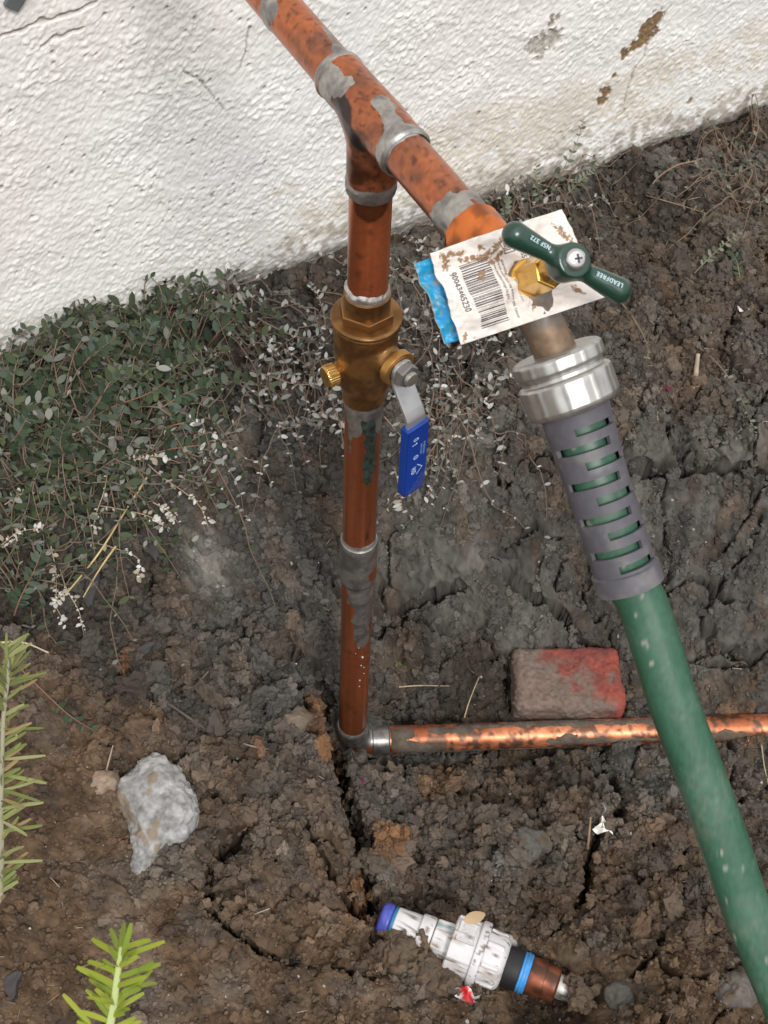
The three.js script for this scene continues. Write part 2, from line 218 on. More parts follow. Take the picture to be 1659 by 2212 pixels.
// fitting trench (see push fit union below)
const FA = V(-0.0560, -0.163, 0.4867), FB = V(0.0447, -0.168, 0.6029), FD = FB.clone().sub(FA), FL = FD.length();
const PIPE_Z = 0.334, TEE_Y = 0.417, ELB_Y = -0.19, LOW = V(0.9036, 0, 0.4284).normalize();
let crackHit = 0, lip = 0;
const AWAY = [0.519, -0.855];   // the bank side of the cracks, which overhangs them
function soil(x, z) { // height with clods and cracks
  let y = TPS(x, z), q = 0, dig = 0, rise = 0; lip = 0;
  const k = [0, 0, 0, 0]; zoneLookup(x, z, k); const lump = k[0];
  for (const c of CRACKS) {
    if (x < c.lo[0] || x > c.hi[0] || z < c.lo[1] || z > c.hi[1]) continue;
    let d = 1, near = 0; for (let i = 0; i + 1 < c.q.length; i++) { const t = segD(x, z, c.q[i], c.q[i + 1]); if (t < d) { d = t; near = i; } }
    { const a = c.q[near], b = c.q[near + 1], ex = b[0] - a[0], ez = b[1] - a[1], nl = len(ex, ez); let nx = -ez / nl, nz = ex / nl; if (nx * AWAY[0] + nz * AWAY[1] < 0) { nx = -nx; nz = -nz; } const fac = nx * AWAY[0] + nz * AWAY[1], sd = (x - a[0]) * nx + (z - a[1]) * nz, w0 = c.w * 0.8; if (sd > 0 && d < w0 * 4) lip = Math.max(lip, 0.95 * w0 * fac * sst(0.55, 1.0, d / w0 + 0.25 * n2(x * 80, z * 80, 57)) * (1 - sst(1.3, 4, d / w0))); if (sd <= 0 && d < w0 * 7) rise = Math.max(rise, 1.5 * w0 * Math.max(0, fac) * sst(0.85, 1.25, d / w0) * (1 - sst(1.6, 7, d / w0))); }
    d += 0.004 * f2(x * 60, z * 60, 51, 3); const w = c.w * 0.8 * (0.85 + 0.3 * n2(x * 40, z * 40, 52));
    if (d < w * 2) { const h = 1 - sst(0.45, 1.1, Math.max(0, d) / w); q = Math.max(q, h); dig = Math.max(dig, 1.3 * c.d * (0.85 + 0.3 * n2(x * 40, z * 40, 53)) * h); }
  }
  { // slabs of clay parted by narrow cracks
    const bx = x + 0.02 * n2(x * 28, z * 28, 25) + 0.006 * n2(x * 95, z * 95, 26), bz = z + 0.02 * n2(x * 28, z * 28, 27) + 0.006 * n2(x * 95, z * 95, 28); worley(bx * 13, bz * 13, 23);
    const g = W2[1] - W2[0], h = (1 - sst(0.012, 0.05, g)) * sst(-0.1, 0.15, n2(x * 15, z * 15, 29)) * (1 - sst(-0.05, -0.13, x) * sst(0.3, 0.38, z)); q = Math.max(q, h); dig = Math.max(dig, 0.02 * h);
    y += (0.35 + 0.65 * sst(0.2, 0.9, lump)) * 0.03 * (W2[2] - 0.5) * sst(0, 0.25, g);
  }
  crackHit = q;
  const sx = (TPSlow(x + 0.006, z) - TPSlow(x - 0.006, z)) / 0.012, sz = (TPSlow(x, z + 0.006) - TPSlow(x, z - 0.006)) / 0.012, att = (1 - 0.72 * sst(0.8, 2, len(sx, sz))) * (1 - 0.85 * sst(0.02, 0.3, q));
  const wx = x + 0.006 * n2(x * 90, z * 90, 11), wz = z + 0.006 * n2(x * 90, z * 90, 12);
  let n = 0.008 * f2(x * 14, z * 14, 3, 3);
  worley(wx * 27, wz * 27, 21); n += (0.15 + 0.85 * lump) * (0.017 * (1 - Math.min(1, W2[0] * 1.25) ** 2) * (0.2 + W2[2]) - 0.009 + 0.006 * (sst(0, 0.2, W2[1] - W2[0]) - 1));
  const wx2 = x + 0.0045 * n2(x * 190, z * 190, 14) + 0.0015 * n2(x * 520, z * 520, 18), wz2 = z + 0.0045 * n2(x * 190, z * 190, 15) + 0.0015 * n2(x * 520, z * 520, 19);
  worley(wx2 * 78, wz2 * 78, 31); n += (0.12 + 0.95 * lump) * 0.0075 * ((1 - Math.min(1, W2[0] * 1.15) ** 2) * (0.15 + W2[2]) - 0.5);
  const wx3 = x + 0.0016 * n2(x * 480, z * 480, 16), wz3 = z + 0.0016 * n2(x * 480, z * 480, 17);
  worley(wx3 * 185, wz3 * 185, 41); n += (0.3 + 0.8 * lump) * 0.0038 * ((1 - Math.min(1, W2[0] * 1.15) ** 2) * (0.15 + W2[2]) - 0.5);
  worley(wx3 * 390, wz3 * 390, 45); n += (0.55 + 0.45 * lump) * 0.0017 * ((1 - Math.min(1, W2[0] * 1.15) ** 2) * (0.2 + W2[2]) - 0.5);
  n += 0.0016 * (0.4 + lump) * f2(x * 130, z * 130, 5, 3);
  y += n * att - dig + rise;
  { // hollow round the fitting
    const px = x - FA.x, pz = z - FA.z, t = (px * FD.x + pz * FD.z) / (FL * FL), d = len(px - t * FD.x, pz - t * FD.z);
    const cap = FA.y + t * FD.y - 0.008 + 0.9 * Math.max(0, d - 0.015 - 0.006 * f2(x * 80, z * 80, 61, 4)) + 0.003 * f2(x * 170, z * 170, 62, 3); if (t > -0.03 && t < 0.8) y = Math.min(y, cap);
    const h1 = len(x - 0.020, z - 0.592) + 0.008 * f2(x * 70, z * 70, 63, 4); y = Math.min(y, -0.2 + 0.004 * f2(x * 160, z * 160, 64, 3) + 1.5 * Math.max(0, h1 - 0.012));
  }
  { // the pipe lies on top of the soil
    const px = x, pz = z - PIPE_Z, t = px * LOW.x + pz * LOW.z, d = Math.abs(px * LOW.z - pz * LOW.x);
    if (t > -0.02 && t < 0.62 && d < 0.03) y = Math.min(y, ELB_Y - 0.002 + 0.9 * Math.max(0, t - 0.44) + 0.003 * n2(x * 70, z * 70, 71) + Math.max(0, d - 0.009) * 1.2);
  }
  if (z < 0.01) y = Math.min(y, 0.004);
  return y;
}
const TM = (() => { const s = 0.008, nx = 160, nz = 130, a = new Float32Array(nx * nz); for (let j = 0; j < nz; j++) for (let i = 0; i < nx; i++) a[j * nx + i] = TPS(-0.5 + i * s, -0.1 + j * s); return { s, nx, nz, a }; })();
function TPSlow(x, z) { const fx = clamp((x + 0.5) / TM.s, 0, TM.nx - 1.01), fz = clamp((z + 0.1) / TM.s, 0, TM.nz - 1.01), i = Math.floor(fx), j = Math.floor(fz), u = fx - i, v = fz - j, k = j * TM.nx + i; return mix(mix(TM.a[k], TM.a[k + 1], u), mix(TM.a[k + TM.nx], TM.a[k + TM.nx + 1], u), v); }
const ZM = (() => { const s = 0.006, nx = 200, nz = 150, a = new Float32Array(nx * nz * 4), o = [0, 0, 0, 0]; for (let j = 0; j < nz; j++) for (let i = 0; i < nx; i++) { zone(G0.x + i * s, G0.z + j * s, o); a.set(o, (j * nx + i) * 4); } return { s, nx, nz, a }; })();
function zoneLookup(x, z, o) { const fx = clamp((x - G0.x) / ZM.s, 0, ZM.nx - 1.01), fz = clamp((z - G0.z) / ZM.s, 0, ZM.nz - 1.01), i = Math.floor(fx), j = Math.floor(fz), u = fx - i, v = fz - j; for (let c = 0; c < 4; c++) { const g = (a, b) => ZM.a[((j + b) * ZM.nx + i + a) * 4 + c]; o[c] = mix(mix(g(0, 0), g(1, 0), u), mix(g(0, 1), g(1, 1), u), v); } }
function soilColour(x, z, y = 0) {
  x += y * 0.8; z -= y * 1.1;
  const k = [0, 0, 0, 0]; zoneLookup(x + 0.02 * n2(x * 35, z * 35, 81), z + 0.02 * n2(x * 35, z * 35, 82), k);
  let c = [k[1], k[2], k[3]];
  const g = f2(x * 22, z * 22, 84, 4); c = mc(c, g > 0 ? mc(c, CLAY, 0.6) : mc(c, DARK, 0.8), Math.min(1, Math.abs(g) * 1.3));
  const b = f2(x * 60, z * 60, 87, 3); c = mc(c, b > 0 ? BROWN : GREY, 0.55 * Math.min(1, Math.abs(b) * 1.4));
  for (const s of SPOTS) { const d = len(x - s[0], z - s[1]); if (d < s[2] * 2) c = mc(c, s[3], 0.85 * sst(1.15, 0.45, d / s[2] + 0.6 * f2(x * 110, z * 110, 88, 3))); }
  const m = (1 + 0.34 * n2(x * 190, z * 190, 90) + 0.26 * n2(x * 520, z * 520, 91)) * (1 + 0.35 * f2(x * 45, z * 45, 93, 3)); return mul(c, m);
}
const HG = new Float32Array((G0.nx + 1) * (G0.nz + 1)), CM = new Uint8Array((G0.nx + 1) * (G0.nz + 1));
const inCrack = (x, z) => { const i = Math.round((x - G0.x) / G0.s), j = Math.round((z - G0.z) / G0.s); return i >= 0 && j >= 0 && i <= G0.nx && j <= G0.nz && CM[j * (G0.nx + 1) + i] > 0; };
const Hs = (x, z) => { const fx = (x - G0.x) / G0.s, fz = (z - G0.z) / G0.s; if (fx < 0 || fz < 0 || fx >= G0.nx || fz >= G0.nz) return TPS(x, z); const i = Math.floor(fx), j = Math.floor(fz), u = fx - i, v = fz - j, w = G0.nx + 1, k = j * w + i; return mix(mix(HG[k], HG[k + 1], u), mix(HG[k + w], HG[k + w + 1], u), v); };
const SOIL = vc(0.95, 0, { specularIntensity: 0.25 });
{
  const side = (a, dir) => { const r = []; let d = 0.004, x = a; for (let i = 0; i < 34; i++) { x += dir * d; d *= 1.28; r.push(x); } return r; };
  const xs = [...side(G0.x, -1).reverse(), ...Array.from({ length: G0.nx + 1 }, (_, i) => G0.x + i * G0.s), ...side(G0.x + G0.nx * G0.s, 1)];
  const zs = [...side(G0.z, -1).reverse(), ...Array.from({ length: G0.nz + 1 }, (_, i) => G0.z + i * G0.s), ...side(G0.z + G0.nz * G0.s, 1)];
  const nx = xs.length, nz = zs.length, pos = new Float32Array(nx * nz * 3), col = new Float32Array(nx * nz * 3), idx = new Uint32Array((nx - 1) * (nz - 1) * 6);
  const x1 = G0.x + G0.nx * G0.s, z1 = G0.z + G0.nz * G0.s; let q = 0;
  for (let j = 0; j < nz; j++) for (let i = 0; i < nx; i++) {
    const x = xs[i], z = zs[j], k = j * nx + i, out = Math.max(G0.x - x, x - x1, G0.z - z, z - z1, 0), ii = i - 34, jj = j - 34, inside = ii >= 0 && jj >= 0 && ii <= G0.nx && jj <= G0.nz;
    const seen = out < 0.2;
    let y = seen ? soil(x, z) : -0.05; if (out > 0) y = mix(y, -0.05 + 0.01 * n2(x * 5, z * 5, 9), sst(0, 0.25, out));
    if (inside) { HG[jj * (G0.nx + 1) + ii] = y; CM[jj * (G0.nx + 1) + ii] = crackHit > 0.1 ? 1 : 0; }
    const cr = inside ? 1 : 0, lx = inside ? lip * AWAY[0] : 0, lz = inside ? lip * AWAY[1] : 0, yl = y - TPS(x, z) + 0.004;
    pos[3 * k] = x - lx + cr * (0.0026 * f3(x * 150, y * 150, z * 150, 3) + 0.005 * n3(x * 45, y * 90, z * 45) * sst(0.004, 0.02, -yl)); pos[3 * k + 1] = y; pos[3 * k + 2] = z - lz + cr * (0.0026 * f3(x * 150 + 40, y * 150, z * 150, 3) + 0.005 * n3(x * 45 + 9, y * 90, z * 45) * sst(0.004, 0.02, -yl)); col.set(out < 1 ? soilColour(x, z, Math.min(0, yl)) : BROWN, 3 * k);
    if (i + 1 < nx && j + 1 < nz) { idx.set([k, k + nx, k + nx + 1, k, k + nx + 1, k + 1], q); q += 6; }
  }
  const g = new THREE.BufferGeometry(); g.setAttribute('position', new THREE.BufferAttribute(pos, 3)); g.setAttribute('color', new THREE.BufferAttribute(col, 3)); g.setIndex(new THREE.BufferAttribute(idx, 1)); g.computeVertexNormals();
  const m = shadows(new THREE.Mesh(g, SOIL)); m.name = 'ground'; m.userData.kind = 'structure'; m.userData.label = 'lumpy cracked clay soil dug away into a shallow trench'; scene.add(m);
}
const gp = (u, v, lift = 0) => march(u, v, lift ? (x, z) => Hs(x, z) + lift : Hs);
console.log('ground');

/* ---------- loose crumbs and clods of soil ---------- */
function lump(seed, detail, rough) { const g = new THREE.IcosahedronGeometry(1, detail); g.deleteAttribute('uv'); const p = g.attributes.position; for (let i = 0; i < p.count; i++) { const x = p.getX(i), y = p.getY(i), z = p.getZ(i), k = 1 + rough * f3(x * 1.6 + seed * 9, y * 1.6, z * 1.6, 3) + (detail > 1 ? rough * 0.35 * f3(x * 5 + seed, y * 5, z * 5, 3) : 0); p.setXYZ(i, x * k, y * k, z * k); } g.computeVertexNormals(); return g; }
{
  const R = rng(77), poly = [[-0.33, 0.5], [0.2, 0.72], [0.33, 0.5], [0.69, 0.02], [-0.2, 0.02]];
  const mk = (name, label, cat, geo, n, sz, dens, tint) => {
    const im = new THREE.InstancedMesh(geo, SOIL2, n), M = new THREE.Matrix4(), Q = new THREE.Quaternion(), E = new THREE.Euler(); let k = 0, tries = 0;
    while (k < n && tries++ < n * 30) {
      const x = -0.36 + R() * 1.04, z = 0.008 + R() * 0.69; const c = proj(x, -0.08, z); if (c[0] < -80 || c[0] > 1740 || c[1] < 150 || c[1] > 2330) continue;
      const o = [0, 0, 0, 0]; zoneLookup(x, z, o); if (R() > dens(o[0], x, z)) continue; const hs = Hs(x, z); if (inCrack(x, z)) continue;
      const s = sz(R()), cl = soilColour(x + 0.004 * R(), z + 0.004 * R()), b = 0.85 + 0.4 * R(), t = tint(R, mul(cl, b));
      E.set(R() * 6.3, R() * 6.3, R() * 6.3); Q.setFromEuler(E);
      M.compose(V(x, hs + s * 0.4, z), Q, V(s * (0.8 + 0.5 * R()), s * (0.65 + 0.3 * R()), s * (0.8 + 0.5 * R())));
      im.setMatrixAt(k, M); im.setColorAt(k, lin(...t)); k++;
    }
    im.count = k; im.name = name; shadows(im); scene.add(im); tag(im, label, cat, null, 'stuff');
  };
  const SOIL2 = std({ color: 0xffffff, roughness: 0.95 });
  const pl = (a, b, e) => (r) => a + (b - a) * r ** e;
  mk('soil_crumbs', 'fine crumbs of grey brown soil strewn over the ground', 'soil crumbs', lump(1, 1, 0.7), 52000, pl(0.0005, 0.0016, 2), (l) => 0.4 + 0.5 * l, (R, c) => c);
  mk('soil_crumbs', 'pea sized crumbs of soil scattered over the dug ground', 'soil crumbs', lump(2, 2, 0.9), 22000, pl(0.0013, 0.0044, 2.2), (l) => 0.03 + 0.75 * l * l, (R, c) => c);
  mk('soil_clods', 'larger crumbly clods of clay lying over the dug ground', 'soil clods', lump(3, 4, 1.0), 500, pl(0.0035, 0.0085, 2.5), (l) => 0.6 * l * l * l, (R, c) => c);
  { // crumbs stuck to the crack walls
    const n = 5000, im = new THREE.InstancedMesh(lump(6, 2, 0.9), SOIL2, n), M = new THREE.Matrix4(), Q = new THREE.Quaternion(), E = new THREE.Euler(); let k = 0, t = 0;
    while (k < n && t++ < 400000) { const x = -0.36 + R() * 1.04, z = 0.008 + R() * 0.69; if (!inCrack(x, z)) continue; const y = soil(x, z); if (crackHit < 0.12 || crackHit > 0.97) continue; const s = 0.0014 + 0.0034 * R() ** 2, c = mul(soilColour(x, z, -0.02), 0.85 + 0.4 * R()); E.set(R() * 6.3, R() * 6.3, R() * 6.3); Q.setFromEuler(E); M.compose(V(x - lip * AWAY[0], y, z - lip * AWAY[1]), Q, V(s, s * 0.9, s)); im.setMatrixAt(k, M); im.setColorAt(k, lin(...c)); k++; }
    im.count = k; im.name = numbered('crack_crumbs'); shadows(im); scene.add(im); tag(im, 'crumbs of clay clinging to the sides of the soil cracks', 'soil crumbs', null, 'stuff');
  }
  mk('grit', 'tiny pale stone chips scattered in the soil', 'grit', lump(4, 0, 0.4), 800, pl(0.0005, 0.0016, 3), () => 0.7, (R) => mul([0.34, 0.31, 0.28], 0.4 + R()));
}
function proj(x, y, z) { const d = V(x, y, z).sub(C), w = d.dot(FW); return [CX + FX * d.dot(RT) / w, CY + FX * d.dot(DN) / w, w]; }
console.log('crumbs');

/* ---------- stucco wall ---------- */
{
  const PEEL = [ // patches where the paint has come off: pixels, radius (m), brown 0 .. grey 1
    [1418, 42, 0.007, 0], [1402, 60, 0.0085, 0], [1390, 85, 0.0075, 0], [1372, 100, 0.005, 0], [1352, 118, 0.0045, 0], [1326, 163, 0.003, 0], [1308, 200, 0.0055, 0], [1300, 215, 0.005, 0],
    [1188, 88, 0.008, 1], [1165, 102, 0.0095, 1], [1145, 103, 0.006, 1], [1205, 40, 0.003, 0.4], [1192, 46, 0.0035, 0.4], [1345, 112, 0.003, 0], [1560, 155, 0.0022, 1], [1490, 218, 0.003, 0.3], [1035, 245, 0.002, 0.5],
  ].map(([u, v, r, g]) => { const p = atZ(u, v, 0); return [p.x, p.y, r * 1.3, g]; });
  const CR = [[[[0, 80], [40, 66], [80, 47], [130, 36], [165, 24], [205, 0]], 0.0007], [[[1448, 15], [1430, 45], [1408, 80], [1390, 125], [1372, 150], [1355, 200], [1345, 240], [1330, 260]], 0.0006], [[[88, 100], [120, 82], [180, 58]], 0.0006], [[[400, 150], [430, 172], [485, 235]], 0.00035], [[[520, 148], [528, 110], [535, 60]], 0.0005]].map(([q, w]) => ({ q: q.map(([u, v]) => { const p = atZ(u, v, 0); return [p.x, p.y]; }), w }));
  const R = rng(5), PIT = []; for (let i = 0; i < 210; i++) { const u = R() < 0.35 ? 420 + 330 * (R() + R() - 1) : R() * 1659, v = R() < 0.35 ? 420 + 260 * (R() + R() - 1) : R() * 800, p = atZ(u, v, 0); if (p.y > 0.01) PIT.push([p.x, p.y, 0.0006 + 0.0009 * R() * R()]); }
  const cellP = new Map(); for (const p of PIT) { const k = Math.floor(p[0] / 0.02) + ',' + Math.floor(p[1] / 0.02); for (let a = -1; a <= 1; a++) for (let b = -1; b <= 1; b++) { const q = (Math.floor(p[0] / 0.02) + a) + ',' + (Math.floor(p[1] / 0.02) + b); if (!cellP.has(q)) cellP.set(q, []); cellP.get(q).push(p); } }
  const x0 = -0.36, s = 0.00105, nx = 1010, ny = 420, y0 = -0.05;
  const side = (a, dir, far) => { const r = []; let d = 0.004, x = a; while (Math.abs(x - a) < far) { x += dir * d; d *= 1.3; r.push(x); } return r; };
  const xs = [...side(x0, -1, 6).reverse(), ...Array.from({ length: nx + 1 }, (_, i) => x0 + i * s), ...side(x0 + nx * s, 1, 6)], ys = [-0.35, -0.2, -0.1, ...Array.from({ length: ny + 1 }, (_, i) => y0 + i * s), ...side(y0 + ny * s, 1, 2.6)];
  const X = xs.length, Y = ys.length, pos = new Float32Array(X * Y * 3), col = new Float32Array(X * Y * 3), idx = [];
  for (let j = 0; j < Y; j++) for (let i = 0; i < X; i++) {
    const x = xs[i], y = ys[j], k = j * X + i;
    const wx = x + 0.0016 * n2(x * 260, y * 260, 101), wy = y + 0.0016 * n2(x * 260, y * 260, 102), am = 0.55 + 0.6 * sst(-0.4, 0.5, f2(x * 28, y * 28, 112, 2));
    worley(wx * 210, wy * 215, 107); const b1 = Math.max(0, 1 - (W2[0] * 1.55) ** 2) * W2[2]; worley(wx * 380 + 7, wy * 380, 113); const b2 = Math.max(0, 1 - (W2[0] * 1.5) ** 2) * W2[2];
    const fine = f2(x * 430, y * 430, 106, 2);
    let z = am * (0.0011 * b1 + 0.0009 * b2 + 0.0004 * f2(wx * 200, wy * 240, 103, 2)) + 0.00045 * fine + 0.0013 * f2(x * 25, y * 25, 108, 2);
    let c = mul([0.80, 0.781, 0.742], 1 + 0.025 * n2(x * 60, y * 60, 109) + 0.02 * fine);
    const tint = f2(x * 7, y * 7, 111, 2); c = [c[0] * (1 - 0.015 * tint), c[1] * (1 - 0.012 * Math.abs(tint)), c[2] * (1 + 0.02 * tint)];
    // splashed dirt and stains at the wall foot
    const st = f2(x * 9 + 3, y * 22, 115, 4), sp = f2(x * 150, y * 190, 121, 3), right = sst(-0.02, 0.12, x) * 0.6 + 0.4;
    const oc = sst(0.25, 0.62, st * 0.9 + 0.55 * sp + 0.5 * right * sst(0.16, 0.0, y)); if (y < 0.25) c = mc(c, [0.52, 0.43, 0.27], 0.42 * oc * sst(0.2, 0.06, y));
    const mud = sst(0.35, 0.75, 0.5 * sp + 0.32 * st + 0.75 * sst(0.075 * (0.5 + 0.5 * right), 0.0, y)); c = mc(c, [0.27, 0.235, 0.2], 0.62 * mud);
    for (const p of PEEL) { const d = len(x - p[0], y - p[1]); if (d < p[2] * 2) { const e = sst(1.0, 0.8, d / p[2] + 0.75 * f2(x * 240, y * 240, 131, 3)); if (e > 0) { z = mix(z, -0.0016 + 0.0006 * n2(x * 500, y * 500, 133), e); c = mc(c, mul(mc([0.23, 0.15, 0.08], [0.46, 0.43, 0.38], p[3]), 1 + 0.35 * n2(x * 600, y * 600, 134)), e); } } }
    for (const q of CR) for (let a = 0; a + 1 < q.q.length; a++) { const d = segD(x + 0.002 * n2(x * 160, y * 160, 141), y + 0.002 * n2(x * 160, y * 160, 142), q.q[a], q.q[a + 1]), e = sst(q.w * 2.2, q.w * 0.6, d); if (e > 0) { z -= 0.0022 * e; c = mc(c, [0.33, 0.3, 0.26], 0.75 * e); } }
    const pp = cellP.get(Math.floor(x / 0.02) + ',' + Math.floor(y / 0.02)); if (pp) for (const p of pp) { const e = sst(p[2] * 1.9, p[2] * 0.6, len(x - p[0], y - p[1])); if (e > 0) { z -= 0.003 * e; c = mc(c, [0.2, 0.18, 0.16], 0.8 * e); } }
    // eroded lower edge
    z -= 0.012 * sst(0.012 + 0.012 * f2(x * 30, 1, 151, 2), -0.02, y);
    pos[3 * k] = x; pos[3 * k + 1] = y; pos[3 * k + 2] = z; col.set(c, 3 * k);
    if (i + 1 < X && j + 1 < Y) idx.push(k, k + 1, k + X + 1, k, k + X + 1, k + X);
  }
  const g = new THREE.BufferGeometry(); g.setAttribute('position', new THREE.BufferAttribute(pos, 3)); g.setAttribute('color', new THREE.BufferAttribute(col, 3)); g.setIndex(idx); g.computeVertexNormals();
  const base = V(0.2, -0.35, -0.1), w = thing('house_wall', 'white painted stucco house wall with flaked patches and dirty foot', 'wall', base);
  part(w, 'stucco_face', g, vc(0.8, 0, { specularIntensity: 0.35 }));
  const core = new THREE.BoxGeometry(xs[X - 1] - xs[0], ys[Y - 1] + 0.35, 0.18); core.translate((xs[X - 1] + xs[0]) / 2, (ys[Y - 1] - 0.35) / 2, -0.115); part(w, 'masonry_core', core, std({ color: lin(0.5, 0.48, 0.45), roughness: 0.9 }));
}
{ // grey metal strap end fixed to the wall
  const a = atZ(22, 18, 0.004), b = atZ(75, -70, 0.004), d = b.clone().sub(a), g = new RoundedBoxGeometry(0.011, d.length(), 0.0035, 2, 0.0008), [, W, D] = [0, V(0, 0, 1).cross(d.clone().normalize()).normalize(), d.clone().normalize()];
  displace(g, (x, y, z) => 0.0004 * n3(x * 300, y * 300, z * 300)); toWorld(g, a.clone().add(b).multiplyScalar(0.5), W.clone().negate(), D, V(0, 0, 1)); colour(g, (x, y, z) => mul([0.13, 0.145, 0.145], 1 + 0.5 * f3(x * 200, y * 200, z * 200)));
  solo('metal_strap', g, vc(0.6, 0.4), 'dark grey metal strap end lying flat on the white wall', 'strap');
}
console.log('wall');

/* ---------- materials of the plumbing ---------- */
const COPPER = vc(0.29, 0.72), COPPER_BRIGHT = vc(0.42, 0.62), SOLDER = vc(0.36, 0.8), BRASS = vc(0.34, 0.8), GOLD = vc(0.24, 0.9), STEEL = vc(0.38, 0.75), MUD = vc(0.95), PLASTIC = vc(0.42), RUBBER = vc(0.6);
function copperColour(kind) {
  return (x, y, z) => {
    const a = f3(x * 70, y * 70, z * 70, 4), b = f3(x * 220 + 9, y * 220, z * 220, 3), c = n3(x * 600, y * 600, z * 600);
    if (kind === 'run') { let k = mc([0.56, 0.18, 0.08], [0.37, 0.14, 0.08], sst(-0.3, 0.4, a)); k = mul(k, 1 + 0.22 * n3(x * 380, y * 380, z * 9)); k = mc(k, [0.19, 0.095, 0.065], 0.6 * sst(0.1, 0.6, b * 0.7 + 0.6 * a)); k = mc(k, [0.60, 0.20, 0.075], 0.5 * sst(0.1, 0.6, -b)); k = mc(k, [0.12, 0.06, 0.04], 0.6 * sst(0.45, 0.6, n3(x * 420 + 3, y * 420, z * 420))); return mul(k, 0.9 * (1 + 0.18 * c)); }
    if (kind === 'riser') { let k = mc([0.62, 0.175, 0.07], [0.4, 0.115, 0.045], sst(-0.3, 0.4, f3(x * 90, y * 12, z * 90, 4))); k = mul(k, 1 + 0.25 * n3(x * 420, y * 9, z * 420)); k = mc(k, [0.11, 0.05, 0.03], 0.6 * sst(0.2, 0.6, b * 0.6 + 0.6 * a)); return mul(k, 1 + 0.12 * c); }
    if (kind === 'buried') { let k = mc([0.7, 0.26, 0.13], [0.4, 0.12, 0.05], sst(-0.4, 0.4, f3(x * 50, y * 120, z * 50, 3))); k = mc(k, [0.1, 0.06, 0.04], 0.9 * sst(-0.15, 0.3, b + 0.5 * a)); return mul(k, 1 + 0.2 * c); }
    return mc([0.4, 0.11, 0.04], [0.2, 0.07, 0.03], sst(-0.3, 0.4, a));
  };
}
const solderColour = (x, y, z) => { const a = f3(x * 160, y * 160, z * 160, 3); return mul(mc([0.42, 0.40, 0.37], [0.25, 0.24, 0.23], sst(-0.3, 0.4, a)), 1 + 0.2 * n3(x * 700, y * 700, z * 700)); };
const brassColour = (k) => (x, y, z) => { const a = f3(x * 120, y * 120, z * 120, 3); return mul(mc([0.40, 0.21, 0.075], [0.22, 0.11, 0.042], sst(-0.35, 0.4, a)), k * (1 + 0.1 * n3(x * 600, y * 600, z * 600))); };
const steelColour = (x, y, z) => { const a = f3(x * 260, y * 260, z * 260, 3); return mul([0.56, 0.56, 0.56], 1 + 0.28 * a); };
const mudColour = (x, y, z) => mul(mc([0.12, 0.092, 0.068], [0.075, 0.058, 0.043], 0.5 + f3(x * 150, y * 150, z * 150)), 1 + 0.2 * n3(x * 700, y * 700, z * 700));
const RP = 0.0111, RF = 0.0127, AX = V(-0.0015, TEE_Y, PIPE_Z), T0 = V(0, TEE_Y, PIPE_Z);
const yAt = (v) => { const u = 797 - (v - 529) * 0.03416, d = dirOf(u, v), t = ((0.2809) * d.x + (PIPE_Z - C.z) * d.z) / (d.x * d.x + d.z * d.z); return C.y + d.y * t; };

